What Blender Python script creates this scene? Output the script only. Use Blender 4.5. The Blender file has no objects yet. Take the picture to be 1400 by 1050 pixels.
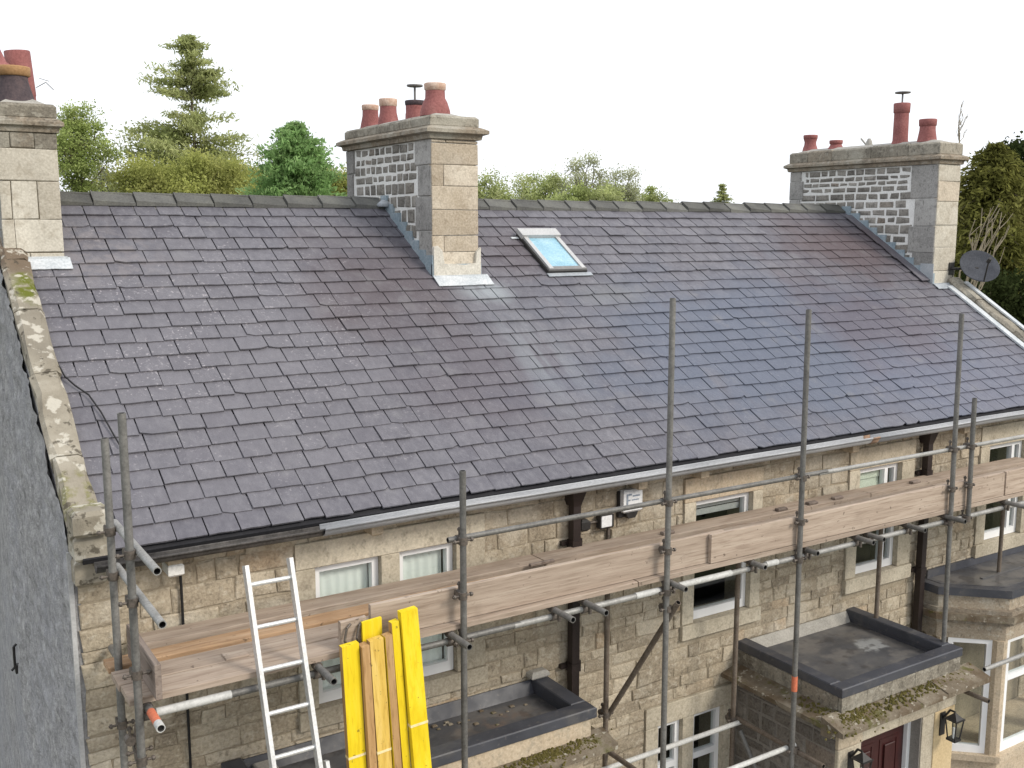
import bpy, math, random
from mathutils import Vector, Matrix
rnd = random.Random(7)
R = math.radians
scene = bpy.context.scene
COL = scene.collection

# ------------------------------------------------------------------ camera, sky, sun, exposure
CAM = Vector((0.0, -6.6, 6.6))
YAW, PITCH = R(32.3), R(8.7)
cam_d = bpy.data.cameras.new("camera"); cam = bpy.data.objects.new("camera", cam_d); COL.objects.link(cam)
cam.location = CAM
cam.rotation_euler = (R(90) - PITCH, 0, -YAW)
cam_d.sensor_width = 36.0; cam_d.lens = 36.0 * 1407 / 1400
cam_d.clip_start = 0.05; cam_d.clip_end = 3000
scene.camera = cam

SUN = Vector((0.42, -0.72, 0.60)).normalized()          # towards the sun
world = bpy.data.worlds.new("World"); scene.world = world; world.use_nodes = True
wn = world.node_tree; wn.nodes.clear()
sky = wn.nodes.new("ShaderNodeTexSky"); sky.sky_type = 'NISHITA'; sky.sun_disc = False
sky.sun_elevation = math.asin(SUN.z); sky.sun_rotation = math.atan2(SUN.x, SUN.y)
sky.air_density = 1.2; sky.dust_density = 4.0
skys = wn.nodes.new("ShaderNodeMixRGB"); skys.blend_type = 'MULTIPLY'; skys.inputs[0].default_value = 1
skys.inputs[2].default_value = (0.08, 0.08, 0.08, 1)
wn.links.new(sky.outputs[0], skys.inputs[1])
mixw = wn.nodes.new("ShaderNodeMixRGB"); mixw.inputs[0].default_value = 0.86   # thick even cloud over the blue
mixw.inputs[2].default_value = (0.86, 0.885, 0.93, 1)
wn.links.new(skys.outputs[0], mixw.inputs[1])
bg = wn.nodes.new("ShaderNodeBackground"); bg.inputs[1].default_value = 1.0
wn.links.new(mixw.outputs[0], bg.inputs[0])
wo = wn.nodes.new("ShaderNodeOutputWorld"); wn.links.new(bg.outputs[0], wo.inputs[0])
sun_d = bpy.data.lights.new("sun", 'SUN'); sun_d.energy = 1.5; sun_d.angle = R(18); sun_d.color = (1.0, 0.93, 0.82)
sun = bpy.data.objects.new("sun", sun_d); COL.objects.link(sun)
sun.rotation_euler = (-SUN).to_track_quat('-Z', 'Y').to_euler(); sun.location = (5, -10, 20)
vs = scene.view_settings
vs.view_transform = 'Standard'; vs.look = 'None'; vs.gamma = 1.0; vs.exposure = 0.64
try: vs.use_curve_mapping = False
except Exception: pass

FWD = Vector((math.sin(YAW)*math.cos(PITCH), math.cos(YAW)*math.cos(PITCH), -math.sin(PITCH)))
RGT = Vector((math.cos(YAW), -math.sin(YAW), 0)); UPV = RGT.cross(FWD)
def seen_size(p, area, n):
    """rough share of the picture a small piece takes, used only to choose which pieces stay single objects"""
    d = Vector(p) - CAM; z = d.dot(FWD)
    if z < .1: return 0
    x = d.dot(RGT)/z; y = d.dot(UPV)/z
    if abs(x) > .51 or abs(y) > .385: return 0
    return area*abs(d.normalized().dot(n))/z**2

# ------------------------------------------------------------------ materials
class NT:
    def __init__(s, name):
        s.m = bpy.data.materials.new(name); s.m.use_nodes = True
        s.t = s.m.node_tree; s.t.nodes.clear()
        s.pos = s.n("ShaderNodeNewGeometry").outputs['Position']
    def n(s, k, **kw):
        o = s.t.nodes.new(k)
        for a, b in kw.items(): setattr(o, a, b)
        return o
    def l(s, a, b): s.t.links.new(a, b)
    def put(s, sock, v):
        if hasattr(v, 'is_linked') or hasattr(v, 'links'): s.l(v, sock)
        else: sock.default_value = v
    def mp(s, st=(1,1,1), off=(0,0,0), rot=(0,0,0)):
        o = s.n("ShaderNodeMapping"); s.l(s.pos, o.inputs[0])
        o.inputs['Scale'].default_value = st; o.inputs['Location'].default_value = off; o.inputs['Rotation'].default_value = rot
        return o.outputs[0]
    def noise(s, scale, detail=5, st=(1,1,1), off=(0,0,0), rough=.55, dist=0, rot=(0,0,0)):
        o = s.n("ShaderNodeTexNoise"); s.l(s.mp(st, off, rot), o.inputs['Vector'])
        o.inputs['Scale'].default_value = scale; o.inputs['Detail'].default_value = detail
        o.inputs['Roughness'].default_value = rough; o.inputs['Distortion'].default_value = dist
        return o.outputs[0]
    def rng(s, v, a, b, c=0., d=1., smooth=True):
        o = s.n("ShaderNodeMapRange"); o.interpolation_type = 'SMOOTHSTEP' if smooth else 'LINEAR'
        s.put(o.inputs[0], v)
        for i, x in zip((1,2,3,4), (a,b,c,d)): o.inputs[i].default_value = x
        return o.outputs[0]
    def math(s, op, a, b=0.):
        o = s.n("ShaderNodeMath", operation=op); s.put(o.inputs[0], a); s.put(o.inputs[1], b); return o.outputs[0]
    def mul(s, *v):
        r = v[0]
        for x in v[1:]: r = s.math('MULTIPLY', r, x)
        return r
    def mask(s, scale, lo, hi, detail=5, st=(1,1,1), off=(0,0,0), rot=(0,0,0)):
        return s.rng(s.noise(scale, detail, st, off, rot=rot), lo, hi)
    def blob(s, c, r, soft=.45, wob=.35, wscale=1.6):
        sub = s.n("ShaderNodeVectorMath", operation='SUBTRACT'); s.l(s.pos, sub.inputs[0]); sub.inputs[1].default_value = c
        dv = s.n("ShaderNodeVectorMath", operation='DIVIDE'); s.l(sub.outputs[0], dv.inputs[0]); dv.inputs[1].default_value = r
        ln = s.n("ShaderNodeVectorMath", operation='LENGTH'); s.l(dv.outputs[0], ln.inputs[0])
        w = s.math('ADD', ln.outputs['Value'], s.mul(s.math('SUBTRACT', s.noise(wscale, 6), .5), wob*2))
        return s.rng(w, 1.0, 1.0 - soft*2)
    def ramp(s, f, cols):
        o = s.n("ShaderNodeValToRGB"); s.l(f, o.inputs[0]); e = o.color_ramp.elements
        k = len(cols)
        while len(e) < k: e.new(.5)
        for i, c in enumerate(cols):
            e[i].position = .28 + .44*i/max(1, k-1); e[i].color = (*c, 1)
        return o.outputs[0]
    def mix(s, f, a, b, mode='MIX'):
        o = s.n("ShaderNodeMixRGB"); o.blend_type = mode
        s.put(o.inputs[0], f)
        for sk, v in ((o.inputs[1], a), (o.inputs[2], b)):
            if isinstance(v, tuple): sk.default_value = (*v[:3], 1)
            else: s.l(v, sk)
        return o.outputs[0]
    def tint(s):
        o = s.n("ShaderNodeAttribute"); o.attribute_name = 'tint'; return o.outputs['Fac']
    def bump(s, h, strength, dist=.01):
        o = s.n("ShaderNodeBump"); s.l(h, o.inputs['Height']); o.inputs['Strength'].default_value = strength
        o.inputs['Distance'].default_value = dist; return o.outputs[0]
    def done(s, col, rough=.8, spec=.3, metal=0., normal=None, **kw):
        b = s.n("ShaderNodeBsdfPrincipled")
        if isinstance(col, tuple): b.inputs['Base Color'].default_value = (*col, 1)
        else: s.l(col, b.inputs['Base Color'])
        s.put(b.inputs['Roughness'], rough); b.inputs['Specular IOR Level'].default_value = spec
        b.inputs['Metallic'].default_value = metal
        if normal is not None: s.l(normal, b.inputs['Normal'])
        for k, v in kw.items(): b.inputs[k].default_value = v
        o = s.n("ShaderNodeOutputMaterial"); s.l(b.outputs[0], o.inputs[0]); return s.m

def simple(name, cols, scale=4., rough=.7, spec=.3, bump=.15, metal=0., st=(1,1,1), tint=0., dist=.008, fine=60., rot=(0,0,0)):
    n = NT(name)
    c = n.ramp(n.noise(scale, 8, st, rot=rot), cols)
    c = n.mix(.35, c, n.ramp(n.noise(fine, 4, st, rot=rot), [tuple(x*.6 for x in cols[0]), tuple(min(1, x*1.25) for x in cols[-1])]))
    if tint:
        t = n.tint(); f = n.rng(t, 0, 1, 1 - tint, 1 + tint, False)
        c = n.mix(1., c, f, 'MULTIPLY')
    nb = n.bump(n.noise(fine*.7, 6, st, rot=rot), bump, dist) if bump else None
    return n.done(c, rough, spec, metal, nb)

def slate_mat():
    n = NT("slate")
    c = n.ramp(n.noise(2.2, 8, rough=.65), [(.094,.091,.106), (.124,.120,.138), (.154,.148,.167)])
    t = n.tint()
    c = n.mix(n.mul(n.rng(t, .6, 1.), .6), c, (.168,.162,.180))
    c = n.mix(n.mul(n.rng(t, .35, 0.), .6), c, (.086,.081,.100))
    c = n.mix(.45, c, n.ramp(n.noise(17, 7, (1,.6,.6), rough=.7), [(.060,.058,.072), (.122,.118,.135), (.225,.218,.235)]))
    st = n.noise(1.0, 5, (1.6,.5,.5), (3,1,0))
    # bluish sky sheen painted into the slate colour on the far half
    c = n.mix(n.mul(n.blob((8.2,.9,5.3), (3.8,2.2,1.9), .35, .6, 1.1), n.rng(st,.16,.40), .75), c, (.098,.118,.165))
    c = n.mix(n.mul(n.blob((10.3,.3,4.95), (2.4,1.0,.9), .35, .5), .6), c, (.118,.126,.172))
    c = n.mix(n.mul(n.blob((2.2,1.3,5.5), (2.2,2.2,2.0), .35, .4), .4), c, (.165,.157,.172))
    # purple-brown soot and iron stains spread down from the stacks
    c = n.mix(n.mul(n.blob((10.7,2.35,6.3), (1.5,1.1,1.1), .4, .7), .74), c, (.094,.066,.069))
    c = n.mix(n.mul(n.blob((9.8,1.2,5.6), (1.7,1.3,1.2), .4, .7), .55), c, (.098,.074,.086))
    c = n.mix(n.mul(n.blob((4.05,2.05,6.05), (1.0,1.3,1.2), .45, .7), .60), c, (.090,.068,.073))
    c = n.mix(n.mul(n.blob((5.7,2.5,6.4), (.85,.8,.8), .45, .6), .55), c, (.090,.068,.075))
    c = n.mix(n.mul(n.blob((4.4,.9,5.3), (1.1,1.0,.9), .4, .6), .5), c, (.094,.078,.092))
    # pale lead run-off below the middle stack
    streak = n.noise(6., 4, (1.6,.12,.12))
    c = n.mix(n.mul(n.blob((5.10,1.05,5.45), (.50,1.3,1.1), .5, .45), n.rng(streak,.33,.60), .62), c, (.205,.220,.240))
    c = n.mix(n.mul(n.blob((5.05,1.85,6.0), (.42,.28,.25), .45, .4), n.rng(streak,.3,.5), .8), c, (.28,.305,.325))
    c = n.mix(n.mul(n.blob((6.5,1.75,5.95), (.75,.33,.3), .5, .5), .5), c, (.160,.166,.172))
    # lichen flecks, thick on the near half
    fl = n.mul(n.rng(n.noise(34., 6, rough=.72), .575, .635), n.rng(n.noise(2.6, 4, (1,1,1), (5,2,0)), .42, .58))
    lx = n.blob((2.1,1.7,5.8), (2.6,2.6,2.4), .5, .4)
    c = n.mix(n.mul(fl, n.math('ADD', n.mul(lx, .75), .25)), c, (.34,.32,.335))
    c = n.mix(n.mul(n.blob((1.75,2.6,6.3), (.9,.8,.7), .5, .5), n.mask(9, .42, .6), .5), c, (.23,.205,.205))
    c = n.mix(n.mul(n.mask(3.3, .58, .72, 7, (1,1,1), (9,9,9)), .4), c, (.185,.180,.188))
    h = n.math('ADD', n.noise(26., 8, (1,.7,.7), rough=.7), n.mul(n.noise(7, 5), .6))
    rg = n.rng(n.noise(5, 4), .3, .7, .42, .62)
    return n.done(c, rg, .42, 0., n.bump(h, .5, .014))

def rubble_mat(name, cols, dark, tintk=.3, pale=None, bump=.55, stain=.55):
    n = NT(name)
    c = n.ramp(n.noise(3.1, 8, rough=.62), cols)
    t = n.tint()
    c = n.mix(n.mul(n.rng(t, .7, 1.), .6), c, tuple(x*1.25 for x in cols[-1]))
    c = n.mix(n.mul(n.rng(t, .3, 0.), .6), c, dark)
    c = n.mix(n.mul(n.rng(n.math('ABSOLUTE', n.math('SUBTRACT', t, .5)), .06, .0), .5), c, (cols[1][0]*1.15, cols[1][1]*.92, cols[1][2]*.75))
    c = n.mix(n.mul(n.mask(11, .5, .68, 7), .55), c, dark)
    c = n.mix(n.mul(n.mask(1.7, .50, .68, 7, (1.6,1.6,.45), (6,1,2)), stain), c, tuple(x*.62 for x in cols[0]))
    c = n.mix(n.mul(n.mask(26, .56, .66, 5, (1,1,.7), (1,5,2)), stain*.9), c, tuple(x*.5 for x in dark))
    if pale: c = n.mix(n.mul(n.mask(2.2, .50, .66, 6, (1,1,1), (4,7,1)), .7), c, pale)
    if pale: c = n.mix(n.mul(n.mask(14, .54, .64, 6, (1,1,1.4), (8,2,3)), .45), c, tuple(min(.7,x*1.15) for x in pale))
    c = n.mix(.3, c, n.ramp(n.noise(55, 5), [tuple(x*.5 for x in dark), tuple(min(1,x*1.3) for x in cols[-1])]))
    h = n.math('ADD', n.noise(16, 8, rough=.65), n.mul(n.noise(60, 5), .4))
    return n.done(c, .9, .15, 0., n.bump(h, bump, .02))

MAT = {}
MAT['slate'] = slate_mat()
MAT['deck'] = simple("roof_felt", [(.018,.018,.022), (.03,.03,.034)], 6, .9)
MAT['ridge'] = simple("ridge_stone", [(.075,.075,.074), (.115,.115,.11), (.155,.155,.138)], 5, .85, .2, .5, tint=.25)
MAT['rubble'] = rubble_mat("rubble_sandstone", [(.31,.252,.178), (.42,.355,.262), (.51,.448,.348)], (.17,.137,.098), pale=(.56,.51,.42), bump=.7)
MAT['mortar'] = simple("lime_mortar", [(.28,.235,.17), (.40,.345,.262)], 5, .95, .1, .5)
MAT['ashlar'] = rubble_mat("dressed_sandstone", [(.40,.35,.265), (.50,.445,.345), (.56,.51,.41)], (.31,.265,.20), bump=.3, stain=.42)
MAT['ashlar_dark'] = rubble_mat("weathered_sandstone", [(.17,.152,.122), (.265,.24,.195), (.345,.315,.26)], (.07,.062,.052), pale=(.42,.40,.34), bump=.6)
MAT['bay_stone'] = rubble_mat('bay_sandstone', [(.27,.24,.19), (.37,.335,.27), (.44,.41,.34)], (.15,.13,.10), pale=(.50,.47,.40), bump=.35)
MAT['stack_front'] = rubble_mat("stack_ashlar", [(.42,.345,.25), (.54,.465,.365), (.60,.54,.45)], (.30,.235,.165), bump=.5, stain=.3)
MAT['stack_pale'] = rubble_mat("stack_pale_ashlar", [(.46,.42,.35), (.54,.50,.42), (.58,.55,.48)], (.33,.28,.21), bump=.25, stain=.25)
MAT['stack_stone'] = rubble_mat("stack_rubble", [(.17,.16,.14), (.25,.235,.21), (.34,.32,.29)], (.055,.05,.046), bump=.4)
MAT['stack_quoin'] = rubble_mat("stack_quoin", [(.25,.245,.235), (.33,.32,.305), (.40,.39,.37)], (.13,.125,.12), bump=.25)
MAT['pointing'] = simple("white_pointing", [(.66,.655,.63), (.80,.795,.775)], 7, .95, .1, .4)
MAT['mortar_pale'] = simple('pale_mortar', [(.46,.43,.37), (.60,.57,.50), (.68,.65,.59)], 11, .95, .1, .6)
MAT['porch_stone'] = rubble_mat("porch_rubble", [(.16,.145,.125), (.225,.205,.18), (.29,.265,.235)], (.07,.062,.058), bump=.4)
MAT['porch_mortar'] = simple("porch_mortar", [(.22,.205,.185), (.29,.27,.245)], 7, .95, .1, .4)

def coping_mat():
    n = NT("coping_sandstone")
    c = n.ramp(n.noise(3, 8, rough=.65), [(.20,.175,.135), (.30,.27,.215), (.40,.365,.30)])
    c = n.mix(n.mul(n.blob((1.04,2.3,6.45), (.4,.42,.4), .3, .5), .8), c, (.125,.085,.055))
    c = n.mix(n.mul(n.blob((1.08,1.95,6.2), (.16,.26,.3), .3, .7, 7), n.mask(6,.38,.5)), c, (.12,.135,.022))
    c = n.mix(n.mul(n.blob((1.04,.05,4.95), (.3,.32,.3), .3, .7, 5), n.mask(9,.45,.6), .9), c, (.17,.165,.05))
    c = n.mix(n.mul(n.blob((1.04,1.55,5.85), (.4,.5,.45), .3, .3), .55), c, (.20,.18,.145))
    c = n.mix(n.mul(n.mask(9, .55, .62, 6), .8), c, (.52,.49,.42))
    c = n.mix(n.mul(n.mask(13, .58, .66, 6, (1,1,1), (3,3,3)), .8), c, (.07,.06,.045))
    return n.done(c, .9, .15, 0., n.bump(n.noise(22, 8, rough=.7), .6, .02))
MAT['coping'] = coping_mat()
def ledge_mat():
    n = NT("mossy_ledge_stone")
    c = n.ramp(n.noise(5, 8, rough=.65), [(.13,.105,.075), (.21,.175,.13), (.31,.275,.215)])
    c = n.mix(n.mul(n.mask(4.5, .47, .62, 7), .7), c, (.115,.082,.052))
    c = n.mix(n.mul(n.mask(7, .55, .66, 6, (1,1,1), (2,8,1)), .7), c, (.105,.105,.028))
    c = n.mix(n.mul(n.mask(16, .60, .66, 6), .8), c, (.45,.42,.35))
    return n.done(c, .95, .1, 0., n.bump(n.noise(28, 8, rough=.7), .8, .02))
MAT['ledge'] = ledge_mat()
def roughcast_mat():
    n = NT("roughcast_render")
    g = n.noise(9, 7, (1,1,1), rough=.68)
    g2 = n.noise(34, 5, (1,.7,1), (3,3,1), rough=.7)
    c = n.ramp(g, [(.13,.128,.130), (.33,.325,.325), (.56,.55,.545)])
    c = n.mix(.35, c, n.ramp(g2, [(.09,.088,.09), (.33,.325,.325), (.62,.61,.605)]))
    c = n.mix(n.mul(n.mask(1.2, .4, .65, 6), .4), c, (.33,.335,.36))
    c = n.mix(n.mul(n.mask(2.0, .55, .7, 5, (1,1,.25)), .4), c, (.22,.215,.215))
    return n.done(c, .95, .1, 0., n.bump(g2, .8, .02))
MAT['roughcast'] = roughcast_mat()
MAT['lead'] = simple("lead_flashing", [(.24,.27,.30), (.34,.37,.40), (.45,.47,.49)], 7, .55, .35, .3)
MAT['lead_pale'] = simple("pale_lead", [(.34,.38,.41), (.50,.53,.55), (.64,.66,.67)], 7, .5, .35, .25)
MAT['lead_blue'] = simple("blue_lead", [(.17,.235,.285), (.25,.32,.37), (.38,.43,.46)], 8, .55, .3, .3)
MAT['terracotta'] = simple("terracotta", [(.17,.055,.052), (.27,.095,.09), (.34,.15,.135)], 6, .75, .3, .25)
MAT['terracotta_pale'] = simple("terracotta_rim", [(.40,.22,.15), (.55,.38,.29), (.62,.50,.42)], 16, .85, .2, .3)
MAT['sooty'] = simple("sooty_clay", [(.035,.028,.035), (.07,.055,.062), (.12,.085,.085)], 9, .8, .3, .3)
MAT['ochre_rim'] = simple("ochre_clay", [(.26,.14,.06), (.42,.25,.12)], 12, .8)
MAT['flaunch'] = simple("flaunching", [(.30,.29,.26), (.44,.42,.38)], 8, .95, .1, .6)
MAT['white'] = simple("white_upvc", [(.84,.85,.86), (.90,.91,.92)], 3, .35, .45, .0, fine=1.)
MAT['grey_frame'] = simple("grey_aluminium", [(.17,.165,.16), (.22,.215,.21)], 6, .45, .4, .0)
MAT['pale_frame'] = simple("pale_aluminium", [(.42,.42,.42), (.50,.50,.50)], 6, .4, .4, .0)
MAT['curtain'] = simple("net_curtain", [(.84,.87,.85), (.92,.94,.92)], 5, .9, .1, .0, fine=1.)
MAT['blind'] = simple("pale_blind", [(.66,.70,.60), (.76,.79,.70)], 5, .8, .2, .0)
MAT['black'] = simple("black_iron", [(.012,.012,.013), (.025,.024,.024), (.04,.036,.033)], 9, .5, .4, .2)
MAT['brown_iron'] = simple("brown_downpipe", [(.016,.011,.010), (.03,.02,.018)], 9, .5, .4, .2)
MAT['gutter'] = simple("gutter_metal", [(.25,.26,.275), (.36,.37,.39), (.45,.46,.475)], 3, .5, .4, .2, st=(.6,3,3))
MAT['old_gutter'] = simple('old_iron_gutter', [(.03,.028,.028), (.065,.06,.058), (.12,.112,.105)], 9, .6, .3, .3)
MAT['rustjoint'] = simple("rusty_joint", [(.22,.12,.07), (.42,.30,.22)], 14, .8)
MAT['soffit'] = simple("dark_soffit", [(.02,.018,.017), (.045,.04,.036)], 5, .9)
MAT['tube'] = simple("galvanised_tube", [(.105,.102,.095), (.165,.161,.151), (.235,.228,.215)], 9, .55, .4, .3, .25, (1,1,1), .2)
MAT['tube_pale'] = simple("bright_tube", [(.20,.198,.185), (.30,.296,.28), (.40,.395,.38)], 7, .5, .4, .2, .15)
MAT['tube_rust'] = simple("rusty_tube", [(.10,.075,.055), (.16,.125,.095), (.22,.19,.16)], 9, .7, .3, .3, .15)
MAT['tube_white'] = simple("painted_white_tube", [(.42,.42,.40), (.58,.58,.56)], 9, .6, .3, .2)
MAT['tape'] = simple("orange_tape", [(.55,.14,.07), (.62,.20,.11)], 9, .6)
MAT['tube_in'] = simple("tube_inside", [(.012,.012,.012), (.02,.02,.02)], 9, .9)
MAT['coupler'] = simple("steel_coupler", [(.07,.06,.052), (.12,.105,.092), (.17,.14,.115)], 30, .6, .4, .3, .3)
def wood_mat(name, cols, dark, st):
    n = NT(name)
    t = n.tint()
    c = n.ramp(n.noise(5, 8, st, rough=.6), cols)
    c = n.mix(n.mul(n.rng(n.noise(9, 7, tuple(x*1.6 for x in st), (2,5,1)), .5, .68), .65), c, dark)
    f = n.rng(t, 0, 1, .72, 1.25, False); c = n.mix(1., c, f, 'MULTIPLY')
    c = n.mix(n.mul(n.mask(2.2, .55, .7, 6), .45), c, tuple(x*.85 for x in cols[0]))
    c = n.mix(n.mul(n.mask(20, .66, .72, 4), .6), c, (.06,.042,.03))
    return n.done(c, .85, .2, 0., n.bump(n.noise(14, 8, st), .4, .01))
MAT['board'] = wood_mat("weathered_board", [(.285,.225,.175), (.375,.30,.24), (.45,.375,.305)], (.22,.165,.125), (.25,3,4))
MAT['board_new'] = wood_mat("newer_board", [(.33,.205,.115), (.42,.275,.165), (.48,.34,.225)], (.25,.15,.085), (.25,3,4))
MAT['board_end'] = wood_mat("board_across", [(.17,.135,.115), (.24,.195,.165), (.30,.25,.215)], (.11,.085,.07), (3,.25,4))
MAT['yellow'] = wood_mat("yellow_paint_timber", [(.68,.50,.012), (.76,.57,.02), (.80,.62,.05)], (.60,.42,.012), (4,4,.25))
MAT['amber'] = wood_mat("worn_yellow_timber", [(.56,.36,.07), (.66,.45,.10), (.72,.52,.16)], (.46,.27,.05), (4,4,.25))
MAT['timber'] = wood_mat("bare_timber", [(.34,.20,.085), (.44,.27,.12), (.50,.33,.17)], (.25,.14,.06), (4,4,.25))
MAT['strap'] = simple("strap_mark", [(.72,.58,.25), (.80,.70,.45)], 20, .8)
MAT['alu'] = simple("ladder_aluminium", [(.50,.50,.49), (.62,.62,.61), (.70,.70,.69)], 8, .42, .5, .1, .35)
def grp_mat():
    n = NT("grey_grp")
    c = n.ramp(n.noise(2.5, 7), [(.040,.042,.052), (.056,.059,.071), (.075,.078,.092)])
    c = n.mix(n.mul(n.mask(3.1, .52, .68, 6, (1,1.4,1), (1,2,0)), .5), c, (.13,.125,.12))
    c = n.mix(n.mul(n.mask(22, .60, .68, 5), .4), c, (.15,.14,.135))
    return n.done(c, n.rng(n.noise(4, 5), .3, .7, .35, .6), .4, 0., n.bump(n.noise(18, 6), .15, .01))
MAT['grp'] = grp_mat()
def deckroof_mat():
    n = NT("puddled_roof_deck")
    c = n.ramp(n.noise(2.0, 7), [(.055,.056,.062), (.085,.086,.092), (.12,.118,.118)])
    c = n.mix(n.mul(n.mask(2.4, .47, .6, 7, (1,1.6,1), (1,6,0)), .75), c, (.165,.155,.145))
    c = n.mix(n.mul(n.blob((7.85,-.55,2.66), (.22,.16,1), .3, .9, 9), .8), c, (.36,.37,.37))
    c = n.mix(n.mul(n.mask(6, .56, .64, 7, (1,1,1), (4,4,4)), .6), c, (.05,.046,.045))
    c = n.mix(n.mul(n.blob((3.85,-.3,2.86), (.55,.2,1), .4, .8, 6), n.mask(7,.45,.6), .7), c, (.17,.125,.10))
    return n.done(c, n.rng(n.noise(3, 5), .35, .65, .28, .7), .4, 0., n.bump(n.noise(20, 6), .2, .01))
MAT['deckroof'] = deckroof_mat()
MAT['moss'] = simple("moss", [(.055,.05,.014), (.095,.083,.025), (.16,.135,.05)], 20, .95, .1, .6)
MAT['door'] = simple("oxblood_door", [(.030,.008,.008), (.042,.011,.011), (.055,.015,.014)], 5, .35, .45, .05)
MAT['cream'] = simple("cream_masonry_paint", [(.52,.40,.23), (.58,.46,.28)], 4, .85, .2, .2)
MAT['alarm'] = simple("alarm_plastic", [(.72,.73,.74), (.78,.79,.80)], 4, .45, .4, .0)
MAT['mark'] = simple("printed_mark", [(.22,.27,.34), (.30,.34,.40)], 30, .6)
MAT['dish'] = simple("dish_grey", [(.035,.038,.047), (.055,.059,.070), (.085,.09,.104)], 6, .75, .15, .1)
MAT['cable'] = simple("black_cable", [(.012,.012,.013), (.02,.02,.02)], 9, .6)
MAT['pot_plum'] = simple("plum_glaze", [(.05,.025,.035), (.075,.04,.05)], 9, .4)
MAT['plant'] = simple("dark_leaf", [(.02,.032,.018), (.045,.06,.03)], 9, .5)
MAT['ground'] = simple("grass_and_gravel", [(.05,.065,.025), (.08,.09,.04), (.13,.12,.085)], .6, .95, .1, .3)
MAT['paving'] = simple("stone_paving", [(.16,.15,.13), (.24,.225,.20)], 2, .9)
MAT['floor'] = simple("inside_floor", [(.05,.04,.035), (.07,.06,.05)], 2, .9)
def glass_mat(name, tint, refl=.10):
    n = NT(name)
    tr = n.n("ShaderNodeBsdfTransparent"); tr.inputs[0].default_value = (*tint, 1)
    gl = n.n("ShaderNodeBsdfGlossy"); gl.inputs['Roughness'].default_value = .02; gl.inputs[0].default_value = (.95,.97,1,1)
    fr = n.n("ShaderNodeLayerWeight"); fr.inputs[0].default_value = .5
    f = n.math('ADD', n.mul(n.math('POWER', fr.outputs['Facing'], 5.), .95), refl)   # same from either side of the pane
    mx = n.n("ShaderNodeMixShader"); n.l(f, mx.inputs[0]); n.l(tr.outputs[0], mx.inputs[1]); n.l(gl.outputs[0], mx.inputs[2])
    o = n.n("ShaderNodeOutputMaterial"); n.l(mx.outputs[0], o.inputs[0]); return n.m
MAT['glass'] = glass_mat("window_glass", (.94,.96,.95), .035)
MAT['skyglass'] = simple("painted_sky_glass", [(.17,.36,.47), (.25,.46,.57), (.40,.59,.68)], 5, .08, .6, .0)  # reflected blue sky put into the pane's base colour
def leaf_mat(name, cols, trans=.48):
    n = NT(name)
    t = n.tint()
    c = n.ramp(n.noise(1.1, 5), cols)
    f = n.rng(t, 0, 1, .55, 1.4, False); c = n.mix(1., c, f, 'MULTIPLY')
    d = n.n("ShaderNodeBsdfDiffuse"); n.l(c, d.inputs[0])
    tl = n.n("ShaderNodeBsdfTranslucent"); n.l(c, tl.inputs[0])
    mx = n.n("ShaderNodeMixShader"); mx.inputs[0].default_value = trans; n.l(d.outputs[0], mx.inputs[1]); n.l(tl.outputs[0], mx.inputs[2])
    o = n.n("ShaderNodeOutputMaterial"); n.l(mx.outputs[0], o.inputs[0]); return n.m
MAT['leaf_light'] = leaf_mat("leaf_light", [(.25,.32,.10), (.36,.43,.15), (.47,.52,.23)])
MAT['leaf_fir'] = leaf_mat("leaf_fir", [(.26,.30,.12), (.36,.39,.165), (.47,.49,.24)])
MAT['leaf_yew'] = leaf_mat("leaf_yew", [(.25,.275,.08), (.35,.37,.115), (.47,.47,.18)])
MAT['leaf_cyp'] = leaf_mat("leaf_cypress", [(.17,.29,.10), (.25,.39,.15), (.35,.48,.22)])
MAT['leaf_hedge'] = leaf_mat("leaf_hedge", [(.28,.33,.12), (.40,.45,.19), (.54,.56,.30)])
MAT['leaf_grey'] = leaf_mat("leaf_greyish", [(.33,.35,.21), (.42,.44,.28), (.54,.54,.38)])
MAT['leaf_olive'] = leaf_mat("leaf_olive", [(.10,.105,.028), (.17,.17,.048), (.27,.26,.09)], .35)
MAT['leaf_dark'] = leaf_mat("leaf_dark", [(.016,.024,.008), (.03,.04,.014), (.05,.062,.024)], .2)
MAT['bark'] = simple("bark", [(.07,.055,.04), (.12,.10,.075), (.17,.145,.11)], 8, .95, .1, .6, st=(2,2,.4))
MAT['twig'] = simple("bare_twig", [(.20,.17,.12), (.30,.26,.19)], 8, .95)

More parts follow.
